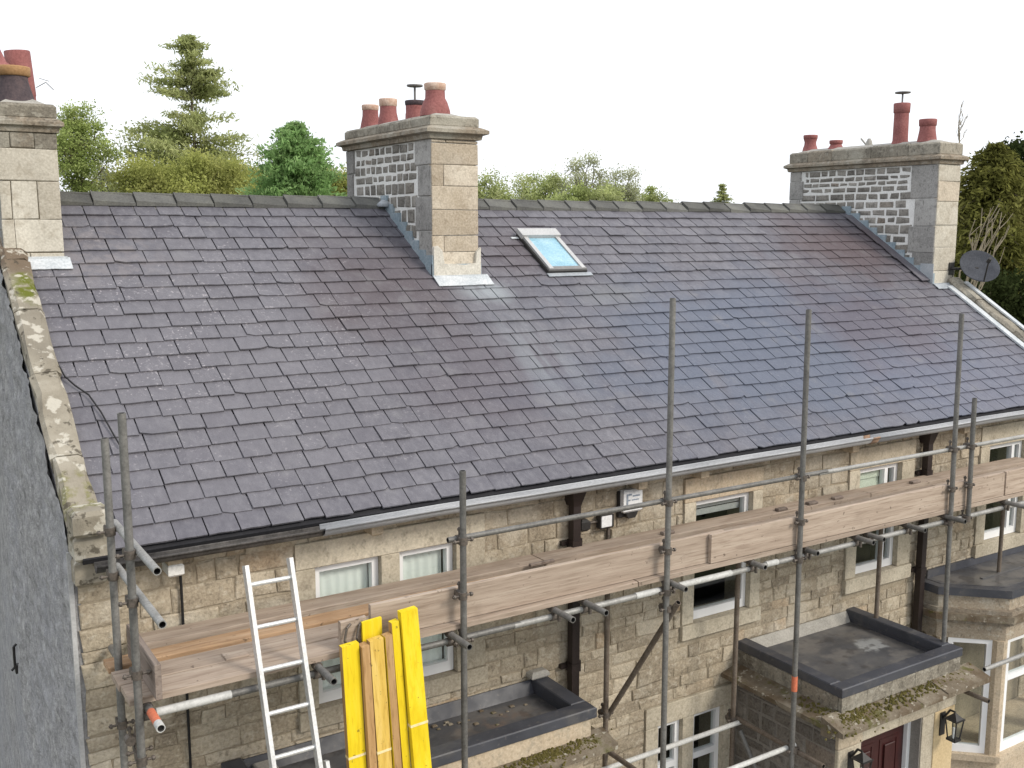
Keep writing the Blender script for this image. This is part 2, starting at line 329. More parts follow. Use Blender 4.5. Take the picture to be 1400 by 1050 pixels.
# ------------------------------------------------------------------ mesh helpers
LOC = {}
class MB:
    def __init__(s): s.v = []; s.f = []; s.t = []; s.m = []; s.s = []; s.tint = .5; s.mi = 0
    def add(s, vs, fs, smooth=False, mi=None):
        o = len(s.v); s.v += [tuple(p) for p in vs]
        for f in fs:
            s.f.append(tuple(i + o for i in f)); s.t.append(s.tint); s.m.append(s.mi if mi is None else mi); s.s.append(smooth)
        return s
    def box(s, x0, x1, y0, y1, z0, z1, mi=None):
        return s.add([(x0,y0,z0),(x1,y0,z0),(x1,y1,z0),(x0,y1,z0),(x0,y0,z1),(x1,y0,z1),(x1,y1,z1),(x0,y1,z1)],
                     [(0,3,2,1),(4,5,6,7),(0,1,5,4),(1,2,6,5),(2,3,7,6),(3,0,4,7)], mi=mi)
    def hexa(s, p, mi=None):
        return s.add(p, [(0,3,2,1),(4,5,6,7),(0,1,5,4),(1,2,6,5),(2,3,7,6),(3,0,4,7)], mi=mi)
    def bbox(s, x0, x1, y0, y1, z0, z1, b=.01, mi=None):
        """box with chamfered long edges: two stacked insets"""
        vs = []
        for z, i in ((z0, b), (z0 + b, 0), (z1 - b, 0), (z1, b)):
            vs += [(x0+i,y0+i,z), (x1-i,y0+i,z), (x1-i,y1-i,z), (x0+i,y1-i,z)]
        fs = [(3,2,1,0), (12,13,14,15)]
        for k in range(3):
            for j in range(4): fs.append((k*4+j, k*4+(j+1)%4, k*4+4+(j+1)%4, k*4+4+j))
        return s.add(vs, fs, mi=mi)
    def prism(s, pts, d, mi=None):
        n = len(pts); d = Vector(d); p = [Vector(q) for q in pts]
        return s.add(p + [q + d for q in p], [tuple(range(n))[::-1], tuple(range(n, 2*n))] + [(i,(i+1)%n,n+(i+1)%n,n+i) for i in range(n)], mi=mi)
    def tube(s, a, b, r, r2=None, n=10, caps=True, mi=None, hollow=False):
        a, b = Vector(a), Vector(b); r2 = r if r2 is None else r2
        d = (b - a).normalized(); u = d.orthogonal().normalized(); w = d.cross(u)
        ring = [(math.cos(2*math.pi*i/n), math.sin(2*math.pi*i/n)) for i in range(n)]
        vs = [a + (u*c + w*q)*r for c, q in ring] + [b + (u*c + w*q)*r2 for c, q in ring]
        s.add(vs, [(i,(i+1)%n,n+(i+1)%n,n+i) for i in range(n)], True, mi)
        if caps:
            if hollow:   # open end: rim and a dark bore
                for p, dd, rr in ((a, d, r), (b, -d, r2)):
                    o = [p + (u*c + w*q)*rr for c, q in ring]; i_ = [p + (u*c + w*q)*rr*.78 for c, q in ring]; k = [p + dd*.05 + (u*c + w*q)*rr*.78 for c, q in ring]
                    s.add(o + i_, [(j,(j+1)%n,n+(j+1)%n,n+j) for j in range(n)], False, mi)
                    s.add(i_ + k, [(j,(j+1)%n,n+(j+1)%n,n+j) for j in range(n)] + [tuple(range(n, 2*n))], False, 1)
            else:
                s.add(vs[:n], [tuple(range(n))[::-1]], False, mi); s.add(vs[n:], [tuple(range(n))], False, mi)
        return s
    def path(s, pts, r, n=6, mi=None):
        for a, b in zip(pts, pts[1:]): s.tube(a, b, r, n=n, mi=mi)
        return s
    def lathe(s, prof, c, n=20, tilt=None, mi=None):
        c = Vector(c); vs = []
        Mx = tilt or Matrix.Identity(3)
        for r, z in prof:
            for i in range(n): vs.append(c + Mx @ Vector((r*math.cos(2*math.pi*i/n), r*math.sin(2*math.pi*i/n), z)))
        fs = [(k*n+i, k*n+(i+1)%n, (k+1)*n+(i+1)%n, (k+1)*n+i) for k in range(len(prof)-1) for i in range(n)]
        s.add(vs, fs, True, mi)
        s.add([vs[i] for i in range(n)], [tuple(range(n))[::-1]], False, mi)
        s.add(vs[-n:], [tuple(range(n))], False, mi)
        return s
    def stone(s, f, u0, u1, v0, v1, back, d, jit=.006, ch=.012):
        """one squared rubble stone on a wall face; f(u,v,w) maps to the world, w points out of the wall"""
        ch = min(ch, (u1-u0)*.2, (v1-v0)*.2)
        j = lambda: rnd.uniform(-jit, jit)
        c = [(u0+j(), v0+j()), (u1+j(), v0+j()), (u1+j(), v1+j()), (u0+j(), v1+j())]
        m = ((u0+u1)/2, (v0+v1)/2)
        def ins(k): return [(p[0] + (k if p[0] < m[0] else -k), p[1] + (k if p[1] < m[1] else -k)) for p in c]
        r0 = [f(a, b, back) for a, b in c]
        r1 = [f(a, b, d - ch*.6 + rnd.uniform(-.003,.003)) for a, b in c]
        r2 = [f(a + j()*.5, b + j()*.5, d + rnd.uniform(-.004, .004)) for a, b in ins(ch)]
        ctr = [f(m[0] + j()*3, m[1] + j()*3, d + rnd.uniform(0, .008))]
        fs = []
        for k in (0, 4):
            for i in range(4): fs.append((k+i, k+(i+1)%4, k+4+(i+1)%4, k+4+i))
        for i in range(4): fs.append((8+i, 8+(i+1)%4, 12))
        return s.add(r0 + r1 + r2 + ctr, fs)
    def build(s, name, mats, parent=None, kind=None, org=None):
        me = bpy.data.meshes.new(name)
        lo = [min(p[i] for p in s.v) for i in range(3)]; hi = [max(p[i] for p in s.v) for i in range(3)]
        c = Vector(((lo[0]+hi[0])/2, (lo[1]+hi[1])/2, lo[2])) if org is None else Vector(org)
        me.from_pydata([(p[0]-c.x, p[1]-c.y, p[2]-c.z) for p in s.v], [], s.f)
        if not isinstance(mats, (list, tuple)): mats = [mats]
        for m in mats: me.materials.append(MAT[m])
        me.polygons.foreach_set('material_index', s.m); me.polygons.foreach_set('use_smooth', s.s)
        a = me.attributes.new('tint', 'FLOAT', 'FACE'); a.data.foreach_set('value', s.t)
        me.update()
        o = bpy.data.objects.new(name, me); COL.objects.link(o)
        LOC[o.name] = c
        if parent is not None:
            o.parent = parent; o.location = c - LOC[parent.name]
        else: o.location = c
        if kind: o['kind'] = kind
        return o
def tag(o, label, cat, group=None, kind=None):
    if label: o['label'] = label
    if cat: o['category'] = cat
    if group: o['group'] = group
    if kind: o['kind'] = kind
    return o
def thing(name, loc, label, cat, group=None):
    o = bpy.data.objects.new(name, None); COL.objects.link(o); o.location = loc; o.empty_display_size = .2
    LOC[o.name] = Vector(loc); return tag(o, label, cat, group)
def face_front(y0):  return lambda u, v, w: (u, y0 - w, v)
def face_left(x0):   return lambda u, v, w: (x0 - w, u, v)
def courses(u0, u1, v0, v1, hr, wr, holes=(), hfun=None):
    """rows of squared rubble; yields u0,u1,v0,v1 rectangles clear of the holes"""
    out = []; v = v0
    while v < v1 - .03:
        h = rnd.uniform(*hr) if hfun is None else hfun(v)
        top = min(v + h, v1)
        if v1 - top < .05: top = v1
        segs = [(u0, u1)]
        for a, b, c, d in holes:
            if d > v + .01 and c < top - .01:
                ns = []
                for p, q in segs:
                    if b <= p or a >= q: ns.append((p, q)); continue
                    if a > p: ns.append((p, a))
                    if b < q: ns.append((b, q))
                segs = ns
        for p, q in segs:
            x = p
            while x < q - .02:
                w = rnd.uniform(*wr); e = x + w
                if q - e < wr[0]*.6: e = q
                out.append((x, e, v, top)); x = e
        v = top
    return out
def pieces(parent, items, name, stuffname, mats, limit=300):
    """items: (size in view, MB).  The largest stay single objects, the rest become one part"""
    items.sort(key=lambda q: -q[0])
    for k, (sz, mb) in enumerate(items[:limit]): mb.build(name, mats, parent)
    rest = items[limit:]
    if rest:
        big = MB()
        for sz, mb in rest:
            o = len(big.v); big.v += mb.v; big.f += [tuple(i+o for i in f) for f in mb.f]; big.t += mb.t; big.m += mb.m; big.s += mb.s
        big.build(stuffname, mats, parent, 'stuff')

# ------------------------------------------------------------------ ground
g = MB(); g.add([(-900,-900,0),(900,-900,0),(900,900,0),(-900,900,0)], [(0,1,2,3)])
tag(g.build('ground', 'ground'), 'grass and gravel ground round the house', None, None, 'structure')
g = MB(); g.box(-3, 16, -7, -.02, -.05, .03)
tag(g.build('pavement', 'paving'), 'stone paved path along the front of the house', None, None, 'structure')

# ------------------------------------------------------------------ the house
XL, XR = 0.985, 11.95
PT = R(32.5); CA, SA = math.cos(PT), math.sin(PT)
EY, EZ = -.20, 4.64
def rp(x, s, h=0.): return Vector((x, EY + s*CA - h*SA, EZ + s*SA + h*CA))
def roofz(y): return EZ + (y - EY)*math.tan(PT)
RN = Vector((0, -SA, CA))
SL = 3.45/CA
house = thing('stone_house', (6.4, 3.2, 0), 'long stone house with purple grey slate roof and three chimney stacks', 'house')

# walls with openings
OPEN = [(2.53,3.66,3.20,4.24), (6.08,6.78,3.08,4.20), (8.25,8.90,3.10,4.21), (10.40,11.10,3.10,4.20), (5.70,6.50,.90,2.19)]
SURR = [(2.39,3.91,3.06,4.43), (5.95,6.90,2.94,4.42), (8.10,9.10,2.95,4.43), (10.24,11.27,2.95,4.43), (5.56,6.62,.75,2.38)]
BAYS = [(1.82,4.46,0,2.86), (6.65,8.28,0,2.66), (9.34,11.34,0,2.78)]
w = MB()
HOLE = [(a-.03, b+.03, c-.03, d+.03) for a, b, c, d in OPEN]
us = sorted({XL+.02, XR-.02, *[a for o in HOLE for a in o[:2]]}); zs = sorted({0., 4.70, *[a for o in OPEN for a in o[2:]]})
for a, b in zip(us, us[1:]):
    z = 0.
    hs = sorted([(o[2], o[3]) for o in HOLE if o[0] <= a + 1e-6 and o[1] >= b - 1e-6])
    for c, d in hs + [(4.70, 4.70)]:
        if c > z: w.box(a, b, .006, .34, z, c)
        z = d
fw = w.build('front_wall', 'mortar', house)
items = []
FF = face_front(0.)
for a, b, c, d in courses(XL, XR, .9, 4.66, (.08, .19), (.12, .46), SURR + BAYS):
    mb = MB(); mb.tint = rnd.random()
    mb.stone(FF, a+.005, b-.005, c+.004, d-.004, -.02, rnd.uniform(.000, .012), .012, .010)
    items.append((seen_size(((a+b)/2, 0, (c+d)/2), (b-a)*(d-c), Vector((0,-1,0))), mb))
pieces(fw, items, 'stone', 'stones', 'rubble')
for nm, x0, x1, mt in (('gable_wall', .965, 1.16, 'roughcast'), ('gable_wall', XR-.28, XR, 'rubble')):
    m = MB(); dz = .06
    m.prism([(x0,.012,0),(x0,6.5,0),(x0,6.5,roofz(0)-dz),(x0,3.25,roofz(3.25)-dz),(x0,.012,roofz(0)-dz)], (x1-x0,0,0)); m.build(nm, mt, house)
m = MB(); m.box(1.17, XR-.3, 6.2, 6.5, 0, 4.7); m.build('back_wall', 'mortar', house)
m = MB(); m.box(1.18, XR-.3, .36, 6.19, 2.55, 2.70); m.build('upper_floor', 'floor', house)
from mathutils import noise as mn
m = MB(); ny, nz = 96, 190; vs = []
for iy in range(ny+1):
    y = .014 + 3.3*iy/ny; zt = min(roofz(y), roofz(3.25) - (y-3.25)*math.tan(PT)) - .065
    for iz in range(nz+1):
        z = 1.2 + (zt - 1.2)*iz/nz
        p = Vector((0, y, z)); d = mn.noise(p*9)*.022 + mn.noise(p*22 + Vector((5,0,0)))*.014 + mn.noise(p*2.1)*.012
        vs.append((.955 - max(-.004, d + .004), y, z))
m.add(vs, [(a*(nz+1)+b, a*(nz+1)+b+1, (a+1)*(nz+1)+b+1, (a+1)*(nz+1)+b) for a in range(ny) for b in range(nz)], True)
m.build('roughcast_coat', 'roughcast', house, 'stuff')
# light metal bead on the roughcast corner
m = MB(); m.box(.940, .968, -.006, .016, 0, 4.62); m.build('corner_bead', 'pale_frame', house)

# roof
m = MB(); sl2 = 3.45/CA
m.prism([rp(1.0,-.02,-.05), rp(1.0,SL,-.05), rp(1.0,SL,-.01), rp(1.0,-.02,-.01)], (XR-1.02,0,0))
m.prism([(1.0,6.7,EZ-.05),(1.0,3.25,roofz(3.25)-.05),(1.0,3.25,roofz(3.25)-.005),(1.0,6.7,EZ-.005)], (XR-1.02,0,0))
roof = m.build('roof', 'deck', house)
STACKS = [(.95,1.42,2.43,4.10), (4.62,5.12,2.12,4.10), (11.62,12.08,1.71,4.18)]
SKY = (5.935, 6.385, 2.74, 3.42)
items = []; s = 0.; row = 0; off = 0.
while s < SL - .05:
    e = .160 + .024*min(1, s/3.4) + rnd.uniform(-.004, .004)
    x = 1.145 + rnd.uniform(-.13, 0); first = True
    while x < 11.84:
        wd = rnd.choice((.20,.215,.225,.235,.25)) + rnd.uniform(-.012,.012)
        if rnd.random() < .05: wd *= .7
        x1 = min(x + wd, 11.86)
        x0 = max(x, 1.142)
        if x1 - x0 > .03:
            cx, cs = (x0+x1)/2, s + e/2
            p = rp(cx, cs)
            inside = any(a+.06 < x0 and x1 < b-.06 and c+.12 < p.y < d for a, b, c, d in STACKS) or (SKY[0] < x0 and x1 < SKY[1] and SKY[2]+.06 < cs < SKY[3]-.1)
            if not inside:
                mb = MB(); mb.tint = rnd.random()
                L = min(.30, SL - s + .005); t = rnd.uniform(.009, .014); lift = .013 + abs(rnd.gauss(0, .004)); rot = rnd.gauss(0, .006)
                ts = s + rnd.gauss(0, .004); gap = rnd.uniform(.0035,.0065)
                tail = [x0+gap, x0+gap+(x1-x0)*.3, x0+gap+(x1-x0)*.7, x1-gap]
                pts = []
                chip = rnd.random()
                for k, xx in enumerate(tail):
                    ds = (xx-cx)*rot + rnd.gauss(0, .0016)
                    if (k == 0 and chip < .03) or (k == 3 and chip > .97): ds += .022
                    pts.append((xx, ts + ds, lift))
                hd = ts + L
                pts += [(x1-gap, hd, -.006), (x0+gap, hd, -.006)]
                lo = [rp(a, b, c) for a, b, c in pts]; up = [rp(a, b, c + t) for a, b, c in pts]
                mb.add(lo + up, [(5,4,3,2,1,0), (6,7,8,9,10,11)] + [(i,(i+1)%6,6+(i+1)%6,6+i) for i in range(6)])
                items.append((seen_size(p, (x1-x0)*e, RN), mb))
        x = x + wd
    s += e; row += 1
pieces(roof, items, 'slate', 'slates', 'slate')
# ridge stones
x = 1.42; spans = [(1.43, 4.60), (5.14, 11.60)]
for a, b in spans:
    x = a
    while x < b - .05:
        e = min(x + .355 + rnd.uniform(-.015,.015), b)
        if b - e < .12: e = b
        mb = MB(); mb.tint = rnd.random(); dz = rnd.uniform(-.006,.008); Y0, Z0 = 3.25, roofz(3.25) + .045 + dz
        for sgn in (-1, 1):
            cy, cz = sgn*CA, -SA
            wl = .155
            tilt = .024
            P = lambda xx, q, h: (xx, Y0 + cy*q*1.0, Z0 + cz*q*1.0 + h)
            mb.hexa([P(x+.004,0,-.03), P(e-.004,0,-.03), P(e-.004,wl,-.022), P(x+.004,wl,-.022), P(x+.004,0,tilt), P(e-.004,0,0), P(e-.004,wl,0), P(x+.004,wl,tilt)])
        mb.tube((x+.02, Y0, Z0 + .006), (e-.004, Y0, Z0 - .004), .016, n=8)
        mb.build('ridge_stone', 'ridge', roof)
        x = e
# mortar bed under the ridge
m = MB()
for a, b in spans: m.prism([(a,3.25-.15,roofz(3.10)+.005),(a,3.25+.15,roofz(3.10)+.005),(a,3.25,roofz(3.25)+.02)], (b-a,0,0))
m.build('ridge_bedding', 'flaunch', roof)

# coping on the near gable, in separate stones, with a kneeler at the foot
def coping(x0, x1, cuts, h0, h1, mt, jit=.012):
    for a, b in zip(cuts, cuts[1:]):
        mb = MB(); mb.tint = rnd.random(); j = lambda: rnd.uniform(-jit, jit)
        n = 4; pts = []
        rows = []
        for k in range(n+1):
            q = a + .005 + (b - a - .01)*k/n
            rows.append([rp(x0+.02+j()*.6, q, h0), rp(x0+j(), q, h1-.03+j()*.5), rp(x0+.03+j(), q, h1+j()*.7), rp(x1-.03+j(), q, h1+j()*.7), rp(x1+j(), q, h1-.03), rp(x1-.02, q, h0)])
        vs = [p for r_ in rows for p in r_]; fs = []
        for k in range(n):
            for i in range(6): fs.append((k*6+i, k*6+(i+1)%6, (k+1)*6+(i+1)%6, (k+1)*6+i))
        fs += [(5,4,3,2,1,0), tuple(n*6+i for i in range(6))]
        mb.add(vs, fs); mb.build('coping_stone', mt, house)
coping(.945, 1.14, [.10, .78, 1.62, 2.36, 3.02, 3.34], -.06, .105, 'coping')
for x0, x1, y0, y1, z0, z1 in ((.945,1.17,-.27,-.03,4.77,4.925), (.955,1.15,-.20,.02,4.60,4.762), (.96,1.14,-.13,.02,4.42,4.595)):
    mb = MB(); mb.tint = rnd.random(); mb.bbox(x0, x1, y0, y1, z0, z1, .025); mb.build('kneeler_stone', 'coping', house)
# far verge: pale lead strip and coping
m = MB(); m.prism([rp(11.80,-.05,.028), rp(11.89,-.05,.028), rp(11.89,-.05,.055), rp(11.80,-.05,.050)], rp(0,2.22,0)-rp(0,0,0)); m.build('verge_flashing', 'lead_pale', house)
coping(11.90, 12.13, [-.1, .5, 1.15, 1.80, 2.28], -.10, .10, 'ashlar_dark', .02)
m = MB(); m.tint=.8; m.prism([rp(12.06,-.05,.105), rp(12.13,-.05,.105), rp(12.13,-.05,.125), rp(12.06,-.05,.125)], rp(0,2.2,0)-rp(0,0,0)); m.build('verge_flashing', 'lead_pale', house)
m = MB(); m.prism([rp(11.885,0,-.08), rp(11.91,0,-.08), rp(11.91,0,.03), rp(11.885,0,.03)], rp(0,2.2,0)-rp(0,0,0)); m.build('verge_fillet', 'soffit', house)

# ---- chimney stacks
def stack(name_x, x0, x1, y0, y1, zs, zc, zcap, ztop, body, front, quoin, proj, rows, panel, stonew, capmat, seed, frontrows, frontmats):
    rnd.seed(seed)
    zb = roofz(y0) - .35
    m = MB(); m.box(x0+.012, x1-.012, y0+.012, y1-.012, zb-.2 if zb > 5 else zb, zs)
    st = m.build('chimney_stack', body, house)
    FL, FR_ = face_left(x0), face_front(y0)
    # rubble panel between quoins on the near side
    q0, q1 = panel
    v = roofz(y0) - .1
    n = 0; zz = v; k = 0
    while zz < zs - .02:
        h = rows(zz); top = min(zz + h, zs)
        if zs - top < .04: top = zs
        # quoins front and back
        u = y0 + .014
        a0 = y0 + q0*rnd.uniform(.85, 1.15); a1 = y1 - q1*rnd.uniform(.85,1.15)
        y = a0
        while y < a1 - .02:
            wv = rnd.uniform(*stonew)*(.75 + h/.16*.5); e = y + wv
            if a1 - e < stonew[0]*.6: e = a1
            if roofz(y) < top + .1 or y > 3.25:
                mb = MB(); mb.tint = rnd.random(); gp = rnd.uniform(.011, .017)
                mb.stone(FL, y+gp, e-gp, zz+gp*.9, top-gp*.9, -.03, rnd.uniform(-.010, .002), .006, .012)
                mb.build('stone', 'stack_stone', st)
            y = e
        zz = top; k += 1
    for (ya, yb) in ((y0, 0), (y1, 1)):
        zz = v; k = 0
        while zz < zs - .02:
            h = rnd.uniform(.24, .36); top = min(zz + h, zs)
            if zs - top < .12: top = zs
            ln = (q0 if yb == 0 else q1)*(.82 if k % 2 else 1.0)
            a, b = (y0+.001, y0+ln) if yb == 0 else (y1-ln, y1-.001)
            if roofz(a) < top + .12 or yb == 1:
                mb = MB(); mb.tint = rnd.random()
                mb.stone(FL, a + (.003 if yb == 0 else .005), b-.005, zz+.004, top-.004, -.03, .006, .004, .006)
                mb.build('quoin', quoin, st)
            zz = top; k += 1
    # dressed blocks on the front
    zz = roofz(y0) - .12
    for k, (h, cuts) in enumerate(frontrows):
        top = zs if k == len(frontrows) - 1 else zz + h
        ed = [x0-.004] + [x0 + (x1-x0)*c for c in cuts] + [x1+.004]
        for a, b in zip(ed, ed[1:]):
            mb = MB(); mb.tint = rnd.random()
            mb.stone(FR_, a+.003, b-.003, zz+.003, top-.003, -.04, .007, .003, .006)
            mb.build('ashlar_block', frontmats[k % len(frontmats)], st)
        zz = top
    # moulded cornice and blocking course
    prof = [(.0, zs), (proj*.35, zs+.005), (proj*.45, zs+(zc-zs)*.45), (proj, zs+(zc-zs)*.6), (proj, zc-.008), (proj*.55, zc+.012), (.0, zc+.03)]
    m = MB(); vs = []
    for d, z in prof: vs += [(x0-d,y0-d,z), (x1+d,y0-d,z), (x1+d,y1+d,z), (x0-d,y1+d,z)]
    fs = [(3,2,1,0)] + [tuple(len(vs)-4+i for i in range(4))]
    for k in range(len(prof)-1):
        for i in range(4): fs.append((k*4+i, k*4+(i+1)%4, k*4+4+(i+1)%4, k*4+4+i))
    m.add(vs, fs); m.build('cornice', capmat, st)
    # blocking course as separate stones along each face
    zc0 = zc + .02; d = .012; tk = .14
    yy = y0 - d; lst = []
    while yy < y1 + d - .05:
        e = min(yy + rnd.uniform(.42, .66), y1 + d)
        if y1 + d - e < .2: e = y1 + d
        lst.append((yy, e)); yy = e
    for a, b in lst:
        mb = MB(); mb.tint = rnd.random(); mb.bbox(x0-d, x1+d, a+.003, b-.003, zc0 - .01, zcap + rnd.uniform(-.008,.006), .022); mb.build('cap_stone', capmat, st)
    m = MB(); i = .05; vs = [(x0+i*.3,y0+i*.3,zcap-.02),(x1-i*.3,y0+i*.3,zcap-.02),(x1-i*.3,y1-i*.3,zcap-.02),(x0+i*.3,y1-i*.3,zcap-.02),
                   (x0+.16,y0+.20,ztop),(x1-.16,y0+.20,ztop),(x1-.16,y1-.20,ztop),(x0+.16,y1-.20,ztop)]
    m.hexa(vs); m.build('flaunching', 'flaunch', st)
    return st
rowsM = lambda z: (.155 if z < 6.75 else (.125 if z < 7.0 else .092)) + rnd.uniform(-.012,.012)
stM = stack('m', 4.62, 5.12, 2.12, 4.10, 7.41, 7.51, 7.63, 7.67, 'pointing', 'stack_front', 'stack_quoin', .085, rowsM, (.34,.20), (.11,.19), 'ashlar_dark', 11,
      [(.36,()),(.16,(.25,)),(.24,()),(.22,()),(.20,(.25,)),(.20,()),(.2,(.3,))], ['stack_front'])
rowsR = lambda z: (.125 if z < 6.6 else (.105 if z < 7.0 else .078)) + rnd.uniform(-.010,.010)
stR = stack('r', 11.62, 12.06, 1.71, 4.18, 7.38, 7.48, 7.66, 7.70, 'pointing', 'stack_pale', 'stack_quoin', .07, rowsR, (.40,.26), (.13,.24), 'ashlar_dark', 12,
      [(.30,()),(.30,()),(.28,()),(.3,()),(.25,()),(.2,())], ['stack_pale'])
rowsL = lambda z: .16
stL = stack('l', .985, 1.42, 2.43, 4.10, 7.33, 7.42, 7.56, 7.62, 'mortar', 'stack_pale', 'stack_quoin', .055, rowsL, (.34,.20), (.14,.24), 'ashlar_dark', 13,
      [(.20,(.15,.42)),(.26,(.2,)),(.30,(.18,.62)),(.25,()),(.13,(.22,.62))], ['stack_pale','stack_pale','stack_pale','stack_pale','ashlar_dark'])
rnd.seed(99)
# pots
def pot(st, c, prof, mt, rimmt=None, tilt=None, cowl=None):
    m = MB(); m.lathe(prof, c, 22, tilt); p = m.build('chimney_pot', mt, st)
    return p
def rim(p, c, r, z0, z1, mt, tilt=None):
    m = MB(); m.lathe([(r*.96,z0),(r*1.06,z0+.01),(r*1.1,z1-.008),(r*1.04,z1),(r*.82,z1),(r*.8,z0)], c, 22, tilt); return m.build('rim', mt, p) if False else m
def pot_set(st, c, prof, mt, rimspec=None, cowl=None, tilt=None):
    m = MB(); mats = [mt, 'tube_in']
    m.lathe(prof, c, 22, tilt, 0)
    r, z = prof[-1]
    if rimspec:
        mats = [mt, rimspec[0]]; rr, z0, z1 = rimspec[1:]
        m.lathe([(rr*.95,z0),(rr*1.06,z0+.008),(rr*1.10,z1-.01),(rr*1.04,z1),(rr*.85,z1+.001),(rr*.80,z1-.02)], c, 22, tilt, 1)
    if cowl:
        mats.append('grey_frame'); zc, rc = cowl
        C_ = Vector(c)
        m.tube(C_+Vector((0,0,z-.03)), C_+Vector((0,0,zc)), .012, n=8, mi=2); m.lathe([(rc*.9,zc-.004),(rc,zc),(rc,zc+.014),(rc*.3,zc+.022)], c, 20, None, 2)
    return m.build('chimney_pot', mats, st)
pot_set(stM, (4.87,4.00,7.66), [(.115,0),(.105,.05),(.088,.13),(.086,.19)], 'terracotta', ('terracotta_pale',.086,.19,.25))
pot_set(stM, (4.87,3.55,7.66), [(.115,0),(.105,.06),(.090,.13),(.088,.19)], 'terracotta', ('terracotta_pale',.089,.19,.27))
pot_set(stM, (4.87,2.93,7.66), [(.10,0),(.098,.06),(.094,.07),(.094,.14)], 'terracotta', ('sooty',.094,.14,.19), (.33,.082))
pot_set(stM, (4.87,2.50,7.66), [(.15,0),(.145,.05),(.12,.13),(.098,.17),(.095,.24)], 'terracotta', ('terracotta_pale',.098,.24,.31))
pot_set(stR, (11.84,4.02,7.68), [(.11,0),(.10,.05),(.085,.09),(.082,.13),(.095,.17)], 'terracotta', ('terracotta',.093,.17,.23))
pot_set(stR, (11.84,3.55,7.68), [(.12,0),(.09,.04),(.075,.07)], 'terracotta', ('terracotta',.085,.07,.125))
pot_set(stR, (11.84,2.48,7.68), [(.115,0),(.098,.05),(.094,.40)], 'terracotta', ('terracotta',.098,.40,.53), (.66,.10))
pot_set(stR, (11.84,2.07,7.68), [(.125,0),(.115,.06),(.10,.15),(.098,.20)], 'terracotta', ('terracotta',.102,.20,.29))
m = MB(); m.lathe([(.05,0),(.04,.05),(.02,.09)], (11.84,2.98,7.70), 10); m.tube((11.84,3.02,7.70),(11.84,3.12,7.80),.012,n=6); m.build('broken_pot_stub', 'flaunch', stR)
pot_set(stL, (1.17,2.68,7.58), [(.150,0),(.135,.06),(.108,.16),(.105,.21)], 'sooty', ('ochre_rim',.118,.20,.275))
pot_set(stL, (1.33,3.35,7.58), [(.10,0),(.10,.12),(.105,.13),(.105,.49),(.10,.50)], 'terracotta', None, None, Matrix.Rotation(R(-4),3,'Y'))
pot_set(stL, (1.06,3.10,7.58), [(.13,0),(.12,.20),(.19,.30),(.19,.315),(.12,.36),(.08,.46),(.03,.50)], 'terracotta', ('terracotta_pale',.15,.295,.33))
m = MB(); m.path([(1.42,3.3,7.78),(1.50,3.3,7.83),(1.56,3.3,7.77)], .004, 5); m.path([(1.45,3.3,7.86),(1.53,3.3,7.84)], .003, 5); m.build('wire_bracket', 'grey_frame', stL)

# lead flashings
def stepflash(st, x, ya, yb, n, up, mt):
    m = MB()
    for k in range(n):
        a = ya + (yb-ya)*k/n; b = ya + (yb-ya)*(k+1)/n
        zt = roofz(b) + up - .02
        m.add([(x-.014,a,roofz(a)+.0),(x-.014,b,roofz(b)+.0),(x-.014,b,zt),(x-.014,a,zt),(x+.02,a,roofz(a)),(x+.02,b,roofz(b)),(x+.02,b,zt),(x+.02,a,zt)],
              [(0,3,2,1),(3,7,6,2),(0,4,7,3),(1,2,6,5)])
    return m.build('step_flashing', mt, st)
stepflash(stM, 4.62, 2.10, 3.22, 8, .115, 'lead_blue')
stepflash(stR, 11.62, 1.69, 3.2, 10, .09, 'lead_blue')
m = MB(); m.box(4.60,4.609,2.085,2.24,roofz(2.1)-.02,6.33); m.box(4.60,5.14,2.088,2.11,roofz(2.1)-.05,6.245); m.build('cover_flashing', 'lead_blue', stM)
m = MB(); zb_ = roofz(2.09) - .02
prof_ = [(4.615,zb_),(5.13,zb_),(5.13,6.40),(5.085,6.36),(5.07,6.25),(4.95,6.235),(4.80,6.25),(4.73,6.24),(4.71,6.37),(4.66,6.42),(4.615,6.41)]
m.prism([(a_, 2.080, b_) for a_, b_ in prof_], (0,.036,0)); m.build('mortar_patch', 'mortar_pale', stM)
def apron(st, x0, x1, y, ln, mt, hh=.05):
    s1 = (y - EY)/CA
    m = MB(); n = 6
    for k in range(n):
        a = x0 + (x1-x0)*k/n; b = x0 + (x1-x0)*(k+1)/n; j = rnd.uniform(-.004,.004)
        m.prism([rp(a, s1-ln+j, .030), rp(a, s1+.03, .034), rp(a, s1+.03, .042), rp(a, s1-ln+j, .036)], (b-a,0,0))
    m.box(x0+.02, x1-.02, y-.012, y+.02, roofz(y)-.02, roofz(y)+hh)
    return m.build('lead_apron', mt, st)
apron(stM, 4.60, 5.20, 2.075, .13, 'lead_pale')
apron(stL, 1.13, 1.46, 2.41, .12, 'lead_pale', .06)
apron(stR, 11.60, 12.08, 1.67, .08, 'lead')
m = MB()
for k in range(9):
    s0 = (1.75-EY)/CA + k*.17; j = rnd.uniform(-.015,.015)
    m.prism([rp(11.46+j,s0,.038), rp(11.63,s0,.045), rp(11.63,s0,.052), rp(11.46+j,s0,.046)], rp(0,.185,.004)-rp(0,0,0))
m.build('soakers', 'slate', stR)
m = MB(); m.box(11.602,11.608,1.69,1.88,roofz(1.7)-.03,6.13); m.build('cover_flashing', 'lead', stR)
m = MB(); m.lathe([(.07,0),(.08,.02),(.05,.05),(.02,.07)], (4.59,3.10,6.80), 10); m.build('ridge_mortar_lump', 'lead', stM)

